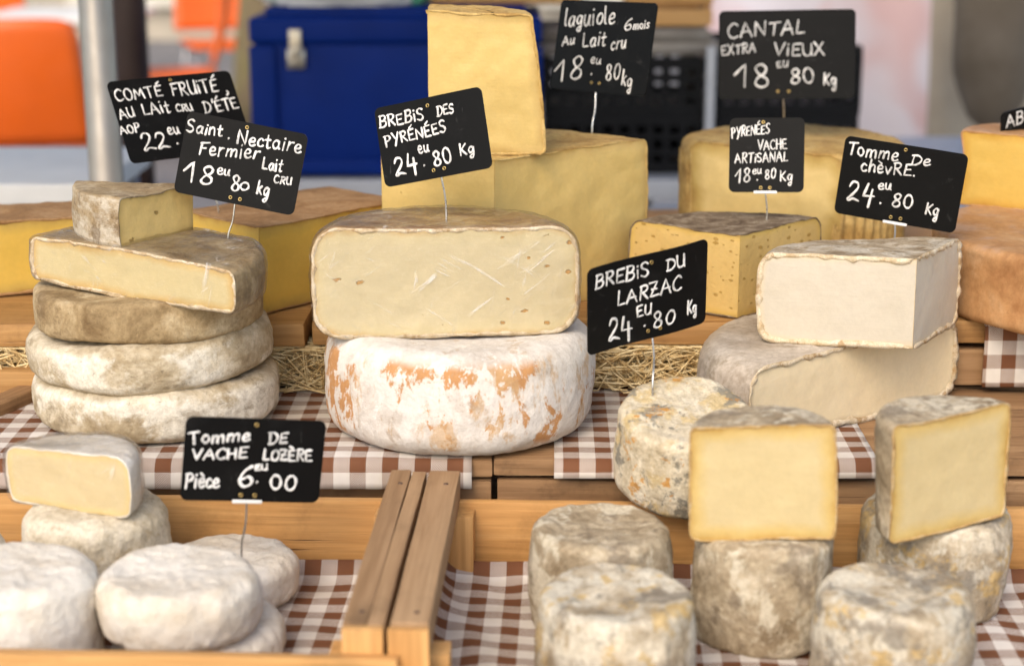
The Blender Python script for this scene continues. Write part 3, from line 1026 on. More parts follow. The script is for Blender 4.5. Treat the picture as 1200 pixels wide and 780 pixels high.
# --- upper tier, left
tp = W(307, 370, Z_UP)
a1, a2 = 50, 134
d1, d2 = Vector((math.cos(R_(a1)), math.sin(R_(a1)), 0)), Vector((math.cos(R_(a2)), math.sin(R_(a2)), 0))
cen = tp + d1 * 0.105 + d2 * 0.068
n1 = a1 - 90; n2 = a2 + 90


def dist(nang, p, c):
    n_ = Vector((math.cos(R_(nang)), math.sin(R_(nang)), 0))
    return n_.dot(p - c)


cheese("cheese_block", "large golden block with smooth brown top behind the left stack", "cheese", (cen.x, cen.y, Z_UP + 0.001), 0.28, 0.090, r_comte, p_comte, er=0.008, seed=31, amp=0.0016,
       cuts=[(n1, dist(n1, tp, cen)), (n2, dist(n2, tp, cen)), (n1 + 180, dist(n1 + 180, tp + d2 * 0.136, cen)), (n2 + 180, dist(n2 + 180, tp + d1 * 0.215, cen))], lip=0.001, seg=96)
lp = W(20, 350, Z_UP)
cheese("cheese_block", "golden wedge with brown rind cut off by the left edge of the picture", "cheese", (lp.x - 0.02, lp.y + 0.15, Z_UP + 0.001), 0.21, 0.082, r_comte, p_comte, er=0.014, seed=32, amp=0.003,
       cuts=[(-66, 0.133), (114, -0.035), (24, 0.075)], lip=0.002, seg=96)

# --- Laguiole
tpx = D(580, 372, 1.715)
tpx.z = Z_UP + 0.001
a1, a2 = 44, 158
cheese("cheese_block", "tall straw-yellow block with a corner towards the viewer carrying an upright piece", "cheese", tpx, 0.225, 0.163, r_cantal, p_lagui, er=0.008, bulge=0.002, seed=41, amp=0.0025,
       cuts=[(a1 - 90, 0.0), (a2 + 90, 0.0), (180, 0.115)], lip=0.0012, rough_cut=0.0016, seg=140)
u0 = W(503, 181, Z_UP + 0.164)
cheese("cheese_wedge", "upright straw-yellow piece standing on the tall block", "cheese", (u0.x + 0.01, u0.y, Z_UP + 0.163), 0.108, 0.142, r_cantal, p_lagui, er=0.007, bulge=0.001, taper=0.013, seed=42, amp=0.002,
       cuts=[(-92, 0.0), (180, 0.010), (90, 0.075)], lip=0.0018, rough_cut=0.0012)

# --- Cantal
cc = Vector((0.338, 2.04, Z_UP + 0.001))
pa = Vector((0.132 * math.cos(R_(198)), 0.132 * math.sin(R_(198)), 0))
pb = Vector((0.132 * math.cos(R_(-76)), 0.132 * math.sin(R_(-76)), 0))
nn = Vector(((pb - pa).y, -(pb - pa).x, 0)).normalized()
cheese("cut_cheese", "cut wheel with ribbed yellow side and rough top behind the small black sign", "cheese", cc, 0.132, 0.132, r_cantal, p_cantal, er=0.012, bulge=0.001, seed=51, amp=0.003,
       cuts=[(pa, nn)], lip=0.0015, ribs=62, seg=320, rough_cut=0.0014)

# --- Pyrenees wedge
tq = W(864, 375, Z_UP)
tq.z = Z_UP + 0.001
cheese("cheese_wedge", "yellow wedge full of small holes with a dark grey top", "cheese", tq, 0.134, 0.088, r_pyr, p_pyr, er=0.014, bulge=0.002, seed=61, amp=0.0016,
       cuts=[(44 - 90, 0.0), (141 + 90, 0.0)], lip=0.001)

# --- goat tomme
lb = W(975, 503, zm)
f_dir = Vector((math.cos(R_(40)), math.sin(R_(40)), 0))
hc = W(1000, 494, zm) + f_dir * 0.0
cheese("half_cheese", "half wheel with grey rind and wide beige cut beneath the white-pasted piece", "cheese", (hc.x + 0.003, hc.y + 0.004, zm - 0.001), 0.148, 0.080, r_chevre2, p_chevre2, er=0.02, bulge=0.004, seed=71, amp=0.0024,
       cuts=[(39 - 90, 0.0)], lip=0.003, lipfreq=110, lipmat=r_lip)
tg = W(1063, 409, zm + 0.080)
cheese("cheese_wedge", "white-pasted piece with scalloped rind edge lying on the beige half wheel", "cheese", (tg.x + 0.005, tg.y, zm + 0.0795), 0.142, 0.086, r_chevre, [p_chevre, p_chevre, p_chevre], er=0.015, bulge=0.003, seed=72, amp=0.002,
       cuts=[(60 - 90, 0.0), (166 + 90, 0.0), (100, 0.116)], lip=0.0030, lipfreq=120, lipmat=r_lip, tilt=(-2.5, 0.0))

# --- right : russet wheel and wedge
cheese("whole_cheese", "russet orange wheel at the right edge under an amber wedge", "cheese", (0.640, 1.735, Z_UP + 0.002), 0.200, 0.078, r_abond, er=0.010, bulge=-0.003, seed=81, amp=0.0015, seg=140)
aw = W(1128, 251, Z_UP + 0.080)
cheese("cheese_wedge", "amber wedge with thin brown rind on the russet wheel at the right edge", "cheese", (aw.x + 0.11, aw.y - 0.02 + 0.055, Z_UP + 0.079), 0.105, 0.084, r_abond, p_abond, er=0.007, bulge=-0.006, taper=-0.002, seed=82, amp=0.0012,
       cuts=[(-122, 0.025), (30, 0.09)], lip=0.0012)

# --- leaning round cheese
cheese("small_cheese", "cream round cheese with blue-grey spots leaning on the edge behind the front crate", "cheese", D(797, 566, 1.502), 0.0575, 0.078, r_blue, er=0.010, bulge=0.002, dish=0.001, seed=91, amp=0.0028, tilt=(17, 2), fs=1.6)

# --- front right cylinders
G2 = "grey-rinded cylinders in the front crate"
zl = Z_LOW
cheese("small_cheese", "grey cylinder with sunken top behind the cream-topped cylinder", "cheese", (0.0717, 1.287, zl), 0.0545, 0.088, r_grey, er=0.009, dish=0.003, seed=101, amp=0.0024, fs=1.8, group=G2)
cheese("small_cheese", "cream-topped cylinder with blue-grey blotches at the very front", "cheese", (0.0765, 1.163, zl), 0.0572, 0.083, r_grey2, er=0.008, dish=0.001, seed=102, amp=0.0022, fs=1.8, group=G2, rz=70)
cheese("small_cheese", "tall grey-brown cylinder carrying an upright cut half", "cheese", (0.200, 1.275, zl), 0.0552, 0.090, r_grey, er=0.009, dish=0.0015, bulge=0.0015, seed=103, amp=0.0022, fs=1.8, group=G2, rz=150)
cheese("small_cheese", "broad grey cylinder with yellowish white sides at the front right", "cheese", (0.281, 1.168, zl), 0.0550, 0.084, r_grey2, er=0.009, dish=0.003, seed=104, amp=0.0024, fs=1.8, group=G2, rz=200)
cheese("small_cheese", "mottled cylinder with orange rim under the tilted cut half at right", "cheese", (0.350, 1.330, zl), 0.0580, 0.088, r_grey2, er=0.010, dish=0.002, seed=105, amp=0.0028, fs=1.8, group=G2, rz=20)
hz = zl + 0.0905
h1 = W(894, 632, hz)
cheese("half_cheese", "cut half with square golden face standing on the tall grey-brown cylinder", "cheese", (h1.x, h1.y, hz - 0.001), 0.0562, 0.0945, r_grey, p_tommette, er=0.006, bulge=0.001, seed=106, amp=0.0016, fs=1.6,
       cuts=[(-95, 0.0)], lipmat=r_lip2, lip=0.0013, tilt=(0, -2.2))
h2 = W(1115, 618, hz)
cheese("half_cheese", "cut half with golden face turned right on the mottled cylinder with orange rim", "cheese", (h2.x - 0.002, h2.y, hz - 0.002), 0.0575, 0.096, r_grey, p_tommette, er=0.006, bulge=0.001, seed=107, amp=0.0018, fs=1.6,
       cuts=[(-64, 0.0)], lipmat=r_lip2, lip=0.0013, tilt=(0, -2.0))

# --- front left white cheeses
G3 = "white and cream rounds in the left front crate"
cheese("small_cheese", "cream rough-rinded round carrying the wrapped yellow half", "cheese", (-0.347, 1.335, zl), 0.0565, 0.089, r_cream, er=0.016, seed=111, amp=0.003, fs=1.6, group=G3)
h3 = W(80, 598, zl + 0.089)
cheese("half_cheese", "film-wrapped half with soft yellow cut on the cream round at left", "cheese", (h3.x, h3.y + 0.002, zl + 0.0885), 0.0565, 0.050, r_white, p_lozere, er=0.008, seed=112, amp=0.0022, fs=1.6, cuts=[(-110, 0.0)], lip=0.001, wrap=film_m)
cheese("small_cheese", "tall white round at the left front, beside the broad white round", "cheese", (-0.3735, 1.200, zl), 0.0595, 0.089, r_white, er=0.014, seed=113, amp=0.0032, fs=1.4, group=G3)
cheese("small_cheese", "broad white round lying on top of another in the left front crate", "cheese", (-0.2525, 1.208, zl + 0.0345), 0.0595, 0.046, r_white, er=0.011, bulge=0.002, seed=114, amp=0.003, fs=1.4, group=G3, rz=60)
cheese("small_cheese", "white round almost hidden beneath the broad white round", "cheese", (-0.2385, 1.226, zl), 0.0585, 0.035, r_white, er=0.012, seed=115, amp=0.003, fs=1.4, group=G3, rz=130)
cheese("small_cheese", "off-white round lying behind the broad white round below the six euro sign", "cheese", (-0.2375, 1.338, zl), 0.0555, 0.043, r_white, er=0.013, seed=116, amp=0.003, fs=1.4, group=G3, rz=10)
cheese("small_cheese", "white round barely entering at the left edge of the front crate", "cheese", (-0.472, 1.300, zl), 0.0560, 0.075, r_white, er=0.018, seed=117, amp=0.003, fs=1.4, group=G3, rz=80)

# ================================================================== PRICE SIGNS
L_, S_ = 'L', 'S'
O = lambda cx, cy, rx, ry, a0=90, a1=450, n=12: [(cx + rx * math.cos(R_(a0 + (a1 - a0) * i / n)), cy + ry * math.sin(R_(a0 + (a1 - a0) * i / n))) for i in range(n + 1)]
GL = {
    'A': (.68, [(L_, [(0, 0), (.3, 1), (.66, 0)]), (L_, [(.08, .36), (.58, .38)])]),
    'B': (.6, [(L_, [(.06, 0), (.08, 1)]), (S_, [(.02, .97), (.4, .98), (.5, .76), (.34, .55), (.08, .52)]), (S_, [(.1, .54), (.46, .5), (.56, .26), (.38, .03), (.0, .0)])]),
    'C': (.6, [(S_, [(.56, .84), (.38, 1), (.12, .8), (.02, .45), (.14, .1), (.36, 0), (.58, .12)])]),
    'D': (.66, [(L_, [(.1, 0), (.12, .98)]), (S_, [(.0, .96), (.36, .96), (.62, .68), (.6, .3), (.34, .02), (.02, .0)])]),
    'E': (.56, [(L_, [(.52, .98), (.06, .94), (.06, .02), (.54, .04)]), (L_, [(.06, .5), (.42, .53)])]),
    'F': (.56, [(L_, [(.08, 0), (.08, .95)]), (L_, [(0, .93), (.56, 1.0)]), (L_, [(.08, .52), (.4, .54)])]),
    'H': (.62, [(L_, [(.05, 0), (.06, 1)]), (L_, [(.56, 0), (.55, 1)]), (L_, [(.06, .5), (.56, .52)])]),
    'I': (.2, [(L_, [(.1, 0), (.1, 1)])]),
    'K': (.56, [(L_, [(.08, 0), (.06, 1)]), (L_, [(.5, .95), (.09, .42)]), (L_, [(.14, .48), (.54, .02)])]),
    'L': (.52, [(L_, [(.1, 1), (.06, .03), (.5, .06)])]),
    'M': (.8, [(L_, [(0, 0), (.12, 1), (.38, .3), (.62, 1), (.76, 0)])]),
    'N': (.66, [(L_, [(.04, 0), (.06, 1), (.58, 0), (.62, 1)])]),
    'O': (.64, [(S_, O(.32, .5, .29, .5))]),
    'P': (.56, [(L_, [(.08, -.08), (.08, 1)]), (S_, [(.0, .95), (.36, 1), (.52, .76), (.36, .5), (.1, .46)])]),
    'R': (.6, [(L_, [(.08, 0), (.08, 1)]), (S_, [(.0, .95), (.36, 1), (.5, .78), (.36, .55), (.1, .5)]), (L_, [(.2, .5), (.58, 0)])]),
    'S': (.54, [(S_, [(.5, .88), (.32, 1), (.08, .86), (.12, .6), (.4, .44), (.48, .2), (.28, 0), (.02, .1)])]),
    'T': (.62, [(L_, [(.3, 0), (.31, .97)]), (L_, [(0, .94), (.62, 1)])]),
    'U': (.6, [(S_, [(.04, 1), (.04, .4), (.14, .06), (.34, 0), (.5, .14), (.56, .5), (.56, 1)]), (L_, [(.56, .5), (.58, 0)])]),
    'V': (.62, [(L_, [(0, 1), (.3, 0), (.62, 1)])]),
    'X': (.6, [(L_, [(.02, 1), (.58, 0)]), (L_, [(.56, 1), (0, 0)])]),
    'Y': (.6, [(L_, [(.02, 1), (.28, .45)]), (L_, [(.58, 1), (.2, -.2)])]),
    'Z': (.6, [(L_, [(.04, .95), (.56, 1), (.04, .02), (.6, .06)]), (L_, [(.15, .5), (.48, .5)])]),
    'a': (.5, [(S_, [(.42, .52), (.22, .6), (.04, .34), (.12, .04), (.28, .02), (.42, .3), (.42, .56)]), (S_, [(.42, .56), (.42, .12), (.5, .02)])]),
    'c': (.42, [(S_, [(.4, .48), (.24, .6), (.06, .36), (.1, .06), (.28, 0), (.42, .1)])]),
    'e': (.46, [(S_, [(.06, .28), (.36, .34), (.38, .54), (.2, .6), (.05, .34), (.12, .04), (.3, 0), (.46, .1)])]),
    'g': (.48, [(S_, [(.4, .52), (.22, .6), (.05, .36), (.14, .1), (.3, .12), (.41, .4), (.42, .56)]), (S_, [(.42, .56), (.42, -.1), (.34, -.38), (.16, -.36), (.16, -.22), (.42, -.04)])]),
    'h': (.48, [(L_, [(.06, 0), (.08, 1)]), (S_, [(.07, .36), (.24, .58), (.4, .5), (.42, .2), (.44, 0)])]),
    'i': (.2, [(L_, [(.1, 0), (.1, .6)]), (L_, [(.1, .86), (.115, .9)])]),
    'k': (.46, [(L_, [(.06, 0), (.08, 1)]), (L_, [(.4, .62), (.08, .3)]), (L_, [(.14, .34), (.44, 0)])]),
    'l': (.2, [(S_, [(.06, 1), (.06, .3), (.1, .04), (.2, .02)])]),
    'm': (.78, [(S_, [(.04, 0), (.06, .58)]), (S_, [(.06, .36), (.2, .58), (.34, .5), (.36, 0)]), (S_, [(.36, .36), (.52, .58), (.66, .5), (.7, .0)])]),
    'n': (.48, [(L_, [(.04, 0), (.06, .58)]), (S_, [(.06, .36), (.22, .58), (.38, .5), (.42, .0)])]),
    'o': (.46, [(S_, O(.23, .3, .2, .3))]),
    'q': (.48, [(S_, O(.22, .32, .18, .28)), (L_, [(.42, .6), (.42, -.35)])]),
    'r': (.4, [(L_, [(.06, 0), (.08, .6)]), (S_, [(.08, .36), (.2, .56), (.38, .58)])]),
    's': (.4, [(S_, [(.36, .54), (.2, .6), (.08, .48), (.2, .32), (.34, .18), (.2, 0), (.02, .06)])]),
    't': (.36, [(S_, [(.16, .95), (.15, .2), (.22, .0), (.36, .06)]), (L_, [(0, .6), (.34, .64)])]),
    'u': (.5, [(S_, [(.04, .6), (.04, .2), (.14, .0), (.3, .06), (.42, .6)]), (S_, [(.42, .6), (.42, .1), (.5, .0)])]),
    'v': (.46, [(L_, [(.02, .6), (.2, 0), (.44, .6)])]),
    '0': (.56, [(S_, O(.28, .5, .24, .5, 80, 440))]),
    '1': (.5, [(L_, [(0, .52), (.36, 1), (.34, 0)])]),
    '2': (.6, [(S_, [(.06, .74), (.18, .98), (.42, .96), (.48, .72), (.3, .4), (.04, .08), (.12, .0), (.3, .12), (.6, .04)])]),
    '4': (.62, [(L_, [(.2, 1), (.06, .38), (.6, .42)]), (L_, [(.46, .74), (.42, -.14)])]),
    '6': (.56, [(S_, [(.44, 1), (.18, .76), (.04, .3), (.2, .0), (.42, .06), (.5, .28), (.36, .48), (.1, .34)])]),
    '8': (.58, [(S_, [(.46, .84), (.3, 1), (.1, .84), (.22, .56), (.46, .36), (.46, .1), (.26, 0), (.08, .14), (.16, .4), (.4, .62), (.46, .84)])]),
    '.': (.16, [(L_, [(.07, .0), (.085, .03)])]),
    ',': (.2, [(S_, [(.1, .16), (.14, .02), (.04, -.16)])]),
    "'": (.2, [(L_, [(.12, 1.08), (.06, .78)])]),
    ' ': (.36, []),
}
ACC = {'É': ('E', [(.2, 1.12), (.44, 1.34)]), 'È': ('E', [(.08, 1.34), (.36, 1.14)]), 'é': ('e', [(.18, .74), (.38, .94)]), 'è': ('e', [(.08, .94), (.3, .76)])}
for k, (b, st) in ACC.items():
    GL[k] = (GL[b][0], GL[b][1] + [(L_, st)])

slate = M("black_slate_plastic", 0.42, 0.08)
_f = slate.noise(22, 6, 0.65)
_sc = slate.step(slate.noise(1.0, 3, 0.6, 0.3, s=(240, 240, 30)), 0.70, 0.76)
_c = slate.mix(slate.step(_f, 0.5, 0.85), (0.006, 0.006, 0.006), (0.014, 0.014, 0.014))
_sm = slate.step(slate.noise(34, 7, 0.7, 1.0), 0.60, 0.80)
slate.color(slate.mix(slate.math('MULTIPLY', slate.math('MAXIMUM', _sm, slate.math('MULTIPLY', _sc, 0.7)), 0.16), _c, (0.30, 0.30, 0.29)))
slate.put(slate.b.inputs["Roughness"], slate.math('MULTIPLY_ADD', _f, 0.3, 0.27))
slate.bump(slate.noise(120, 3), 0.05, 0.0006)
slate_m = slate.m
chalk = M("chalk_pen", 0.9, 0.1)
_k = chalk.mix(1.0, chalk.ramp(chalk.noise(330, 4, 0.7), [(0.28, (0.36, 0.36, 0.35)), (0.5, (0.80, 0.79, 0.77))]), chalk.ramp(chalk.noise(60, 4, 0.7), [(0.36, (0.62, 0.62, 0.62)), (0.56, (1, 1, 1))]), 'MULTIPLY')
chalk.color(_k)
chalk_m = chalk.m
brass_m = plain("brass_eyelet", (0.50, 0.36, 0.14), 0.35, 0.9, 0.1, 200)
post_m = plain("brushed_post_steel", (0.36, 0.33, 0.29), 0.45, 0.55, 0.08, 9)
steel_m = plain("steel_wire", (0.62, 0.61, 0.58), 0.3, 0.9, 0.08, 90)
clip_m = plain("white_clip", (0.75, 0.74, 0.72), 0.4, 0, 0.05, 90)


def sign(label, corners, d, foot, texts, aspect=1.5, flip=1, bend=None, clip=False, holes=((0.5, 0.06), (0.47, 0.93), (0.55, 0.93)), stroke=1.0, name="price_sign"):
    TL, TR, BR, BL = [Vector(c) for c in corners]
    if bend is None: bend = random.Random(int(TL.x * 10)).choice((-1, 1)) * 0.0007
    a = ((TR - TL) + (BR - BL)) / 2
    b = ((BL - TL) + (BR - TR)) / 2
    c2 = (TL + TR + BR + BL) / 4
    A, B, Q = a.length_squared, b.length_squared, a.dot(b)
    r2 = max(aspect ** 2, A / B * 1.0001)
    lo, hi = 1e-6, B * 3
    # za*zb = -Q ; A + za^2 = r2 (B + zb^2)
    g = lambda t: A + Q * Q / t - r2 * (B + t)
    for _ in range(80):
        mid = math.sqrt(lo * hi)
        if g(mid) > 0: lo = mid
        else: hi = mid
    zb = math.sqrt(lo)
    za = -Q / zb if zb > 1e-4 else 0
    if abs(Q) < 1e-3: za = math.sqrt(max(0, r2 * B - A))
    za *= flip; zb *= flip
    k = d / FPX
    rt, up_, fw = Vector((1, 0, 0)), Vector((0, SP, CP)), Vector((0, CP, -SP))
    U = (rt * a.x - up_ * a.y + fw * za) * k
    V = (rt * b.x - up_ * b.y + fw * zb) * k
    C0 = D(c2.x, c2.y, d)
    wU, wV = U.length, V.length
    Nn = U.cross(V).normalized()
    if Nn.dot(C0 - Vector((0, 0, CAM_H))) > 0: Nn = -Nn
    # the sign's own frame : local x along the writing, y up the sign, z out of its face
    X = U.normalized()
    Y = (-V).normalized()
    Zv = X.cross(Y).normalized()
    Y = Zv.cross(X).normalized()
    mat_ = Matrix((X, Y, Zv)).transposed()
    fp = D(foot[0], foot[1], foot[2])
    root = empty(name, fp)
    tag(root, label, "price sign", "handwritten price signs")
    P0 = C0

    def loc(s, t, o=0.0):     # point of the sheet (s,t in 0..1) in world axes relative to the root
        bz = bend * math.sin((s - 0.5) * 5.2)
        return P0 + U * (s - 0.5) + V * (t - 0.5) + Zv * (o + bz) - fp
    # sheet with rounded corners
    bm = bmesh.new()
    rc = 0.006
    ns = 48
    cols = []
    ss = [rc / wU * (1 - math.cos(math.pi / 2 * i / 6)) for i in range(7)]
    ss = ss + [ss[-1] + (1 - 2 * ss[-1]) * i / 28 for i in range(1, 28)] + [1 - x for x in ss[::-1]]
    th = 0.0006
    grid = []
    for s in ss:
        e = min(s, 1 - s) * wU
        ins = 0 if e >= rc else rc - math.sqrt(max(0, rc * rc - (rc - e) ** 2))
        t0 = ins / wV
        col = [[bm.verts.new(loc(s, t0 + (1 - 2 * t0) * j / 6, o)) for j in range(7)] for o in (th, -th)]
        grid.append(col)
    for c0, c1 in zip(grid, grid[1:]):
        for j in range(6):
            bm.faces.new((c0[0][j], c0[0][j + 1], c1[0][j + 1], c1[0][j]))
            bm.faces.new((c0[1][j], c1[1][j], c1[1][j + 1], c0[1][j + 1]))
        bm.faces.new((c0[0][0], c1[0][0], c1[1][0], c0[1][0]))
        bm.faces.new((c0[0][6], c0[1][6], c1[1][6], c1[0][6]))
    for col in (grid[0], grid[-1]):
        for j in range(6): bm.faces.new((col[0][j], col[0][j + 1], col[1][j + 1], col[1][j]))
    bmesh.ops.recalc_face_normals(bm, faces=bm.faces[:])
    sharp(link_bm("slate", bm, slate_m, root), 40)
    # lettering
    det = a.x * b.y - a.y * b.x

    def st(p):
        q = Vector(p) - TL
        return ((q.x * b.y - q.y * b.x) / det, (a.x * q.y - a.y * q.x) / det)
    lm = bmesh.new()
    rnd = random.Random(len(label) * 7 + int(TL.x))
    Uh, Vh = U / wU, V / wV
    for (txt, p0, p1, hpx) in texts:
        p0, p1 = Vector(p0), Vector(p1)
        adv = [GL[c][0] for c in txt]
        gap = 0.13
        tot = sum(adv) + gap * (len(txt) - 1)
        dirp = (p1 - p0)
        unit = dirp.length / tot
        e = dirp.normalized()
        # the up-direction on the sheet at the letter
        upd = -(b / b.length)
        rad = (0.00066 + 0.000021 * hpx) * stroke
        x = 0
        for c, w in zip(txt, adv):
            jr, js, jy = rnd.uniform(-.09, .09), rnd.uniform(.9, 1.08), rnd.uniform(-.045, .045)
            for mode, pts in GL[c][1]:
                q = catmull(pts, 5) if mode == S_ else [pt for i in range(len(pts) - 1) for pt in [tuple(pts[i][k_] + (pts[i + 1][k_] - pts[i][k_]) * f for k_ in (0, 1)) for f in (0, .25, .5, .75)]] + [pts[-1]]
                P3 = []
                for (gx, gy) in q:
                    gx2 = gx + gy * jr
                    gy2 = gy * js + jy
                    pp = p0 + e * ((x + gx2) * unit) + upd * (gy2 * hpx)
                    s, t = st(pp)
                    P3.append(loc(s, t, th + 0.00025))
                ribbon(lm, P3, rad, Zv, rnd)
            x += w + gap
    link_bm("lettering", lm, chalk_m, root)
    # eyelets
    for (s, t) in holes:
        eb = bmesh.new()
        c = loc(s, t, th + 0.0004)
        ring = []
        for i in range(12):
            a_ = 2 * math.pi * i / 12
            e1 = X * math.cos(a_) + Y * math.sin(a_)
            ring.append([eb.verts.new(c + e1 * (0.0014 + 0.0006 * math.cos(b_)) + Zv * 0.0006 * math.sin(b_)) for b_ in [2 * math.pi * j / 6 for j in range(6)]])
        for i in range(12):
            for j in range(6):
                eb.faces.new((ring[i][j], ring[(i + 1) % 12][j], ring[(i + 1) % 12][(j + 1) % 6], ring[i][(j + 1) % 6]))
        bmesh.ops.recalc_face_normals(eb, faces=eb.faces[:])
        link_bm("eyelet", eb, brass_m, root)
    # wire pin
    mid_s = (holes[-1][0] + holes[-2][0]) / 2 if len(holes) > 1 else 0.5
    top = loc(mid_s, 0.90, -0.0018)
    bot = loc(mid_s, 1.0, -0.0016)
    end = Vector((0, 0, -0.03))
    wb = bmesh.new()
    midp = bot.lerp(Vector((0, 0, 0)), 0.5) + Vector((0.0012, 0, 0))
    tube(wb, catmull([tuple(top), tuple(bot), tuple(midp), (0, 0, 0), tuple(end)], 4), 0.0009, 8)
    link_bm("pin", wb, steel_m, root)
    if clip:
        cb = bmesh.new()
        c = loc(mid_s, 1.0, 0.0)
        vs = add_box(cb, (0, 0, 0), (0.024, 0.003, 0.0035), None, 0.0006, 1)
        bmesh.ops.transform(cb, matrix=mat_.to_4x4(), verts=cb.verts[:])
        bmesh.ops.translate(cb, verts=cb.verts[:], vec=c)
        link_bm("clip", cb, clip_m, root, smooth=False)
    return root


def ribbon(bm, P, rad, N, rnd):
    """flattened rounded stroke of paint lying on the sheet"""
    # drop repeats
    Q = [P[0]]
    for p in P[1:]:
        if (p - Q[-1]).length > 1e-5: Q.append(p)
    if len(Q) < 2: Q.append(Q[0] + Vector((1e-4, 0, 0)))
    t0 = (Q[1] - Q[0]).normalized(); t1 = (Q[-1] - Q[-2]).normalized()
    Q = [Q[0] - t0 * rad * 0.8, Q[0] - t0 * rad * 0.4] + Q + [Q[-1] + t1 * rad * 0.4, Q[-1] + t1 * rad * 0.8]
    n = len(Q)
    rows = []
    ph = rnd.uniform(0, 6.28)
    for i, p in enumerate(Q):
        t = Q[min(i + 1, n - 1)] - Q[max(i - 1, 0)]
        t = t.normalized() if t.length > 1e-9 else t0
        sd = N.cross(t).normalized()
        w = rad * (0.92 + rnd.uniform(-.10, .10) + 0.22 * math.sin(ph + i * 0.45))
        if i in (0, n - 1): w *= 0.35
        elif i in (1, n - 2): w *= 0.8
        hN = N * 0.00028
        lift = N * rnd.uniform(0, 0.00004)
        rows.append([bm.verts.new(p + sd * w - hN + lift), bm.verts.new(p + sd * w * 0.6 + hN * 0.8 + lift), bm.verts.new(p - sd * w * 0.6 + hN * 0.8 + lift), bm.verts.new(p - sd * w - hN + lift)])
    for a, b in zip(rows, rows[1:]):
        for k in range(3): bm.faces.new((a[k], b[k], b[k + 1], a[k + 1]))


sign("black sign chalked with twenty-two euro half hidden behind another sign at left", [(131, 101), (260, 75), (293, 170), (166, 198)], 1.80, (255, 240, 1.80),
     [("COMTÉ", (144, 124), (191, 113), 14), ("FRUiTÉ", (201, 112), (250, 102), 16), (",", (257, 104), (262, 103), 16), ("AU", (150, 145), (164, 140), 12), ("LAit", (173, 138), (200, 132), 14),
      ("CRU", (207, 131), (224, 128), 9), ("D'ÉTE", (237, 130), (273, 121), 14), ("AOP", (152, 163), (171, 158), 10), ("22", (177, 181), (203, 175), 21), ("eu", (200, 159), (212, 157), 12), (".", (209, 171), (212, 170), 20)], holes=((0.5, 0.05), (0.47, 0.93), (0.55, 0.93)), flip=-1)
sign("tilted black sign reading Saint Nectaire Fermier stuck in the half wheel at left", [(220.5, 130.5), (362.5, 158), (344.5, 254), (201, 223)], 1.60, (267, 279, 1.61),
     [("Saint", (218, 155), (260, 161), 14), (".", (267, 163), (270, 163), 20), ("Nectaire", (278, 169), (354, 181), 16), ("Fermier", (232, 181), (304, 188), 16), ("Lait", (308, 199), (331, 203), 14),
      ("CRU", (322, 215), (342, 218), 8.5), ("18", (213, 213), (249, 217), 23), ("eu", (254, 205), (269, 207), 12), ("8", (270, 224), (281, 225), 18), ("o", (281, 223), (292, 224), 15), ("kg", (301, 228), (315, 231), 17)], bend=0.001)
sign("black sign reading Brebis des Pyrénées stuck in the film-wrapped half", [(435.8, 123), (564.5, 106), (578, 198.6), (449.6, 218)], 1.565, (523, 253, 1.575),
     [("BREBiS", (443, 146.5), (497, 139.5), 13.5), ("DES", (513, 136), (533, 133), 11), ("PYRÉNÉES", (450, 168), (524, 155), 13), ("24", (462, 203), (490, 199), 22), (".", (495, 194), (499, 193), 18),
      ("eu", (490, 178), (503, 177), 13), ("80", (509, 195), (531, 190), 18), ("Kg", (540, 183), (557, 181), 13)], holes=((0.5, 0.1), (0.47, 0.9), (0.57, 0.9)))
sign("black sign reading laguiole six mois turned aside above the tall block", [(662, -13), (764, 19), (754, 118), (645, 97)], 1.86, (694, 148, 1.86),
     [("laguiole", (665, 20), (721, 28), 20), ("6", (731, 38), (739, 39), 13), ("mois", (741, 38), (758, 40), 10), ("Au", (663, 43), (677, 43), 11), ("Lait", (686, 49), (711, 51), 17), ("cru", (717, 57), (733, 58), 14),
      ("18", (653, 85), (686, 87), 26), ("eu", (695, 69), (706, 72), 10), (".", (694, 83), (698, 83), 22), ("80", (711, 92), (726, 94), 17), ("kg", (728, 100), (739, 105), 17)], holes=((0.44, 0.9), (0.52, 0.9)), stroke=0.9)
sign("black sign reading Cantal extra vieux upright above the ribbed wheel", [(843.5, 11.7), (1000, 14), (1000, 116), (843.5, 115)], 2.02, (917, 153, 2.05),
     [("CANTAL", (854, 43), (942, 40), 16), ("EXTRA", (847, 63), (886, 60), 11), ("ViEUX", (907, 65), (965, 65), 14), ("18", (862, 99), (904, 100), 27), ("EU", (911, 78.6), (923, 78), 6.5), ("80", (926, 98), (954, 96), 17), ("Kg", (964, 100), (979, 101), 14)],
     aspect=1.535, holes=((0.44, 0.915), (0.52, 0.915)))
sign("smallest black sign, reading Pyrénées vache artisanal, stuck in the wedge full of holes", [(856, 139), (942, 137.5), (940, 227.5), (855.6, 223)], 1.76, (898, 264, 1.77),
     [("PYRENÉES", (858, 162), (901, 158), 11), ("VACHE", (888, 177), (921, 177), 11), ("ARTiSANAL", (862, 192), (922, 191), 11), ("18", (862, 216), (880, 214), 16), ("eu", (882, 205), (892, 205), 9), (".", (886, 213), (889, 213), 15), ("80", (896, 212), (908, 211), 11.5), ("Kg", (913, 214), (927, 214), 12)],
     aspect=1.0, holes=((0.45, 0.06), (0.43, 0.94), (0.55, 0.94)), stroke=0.85, clip=True)
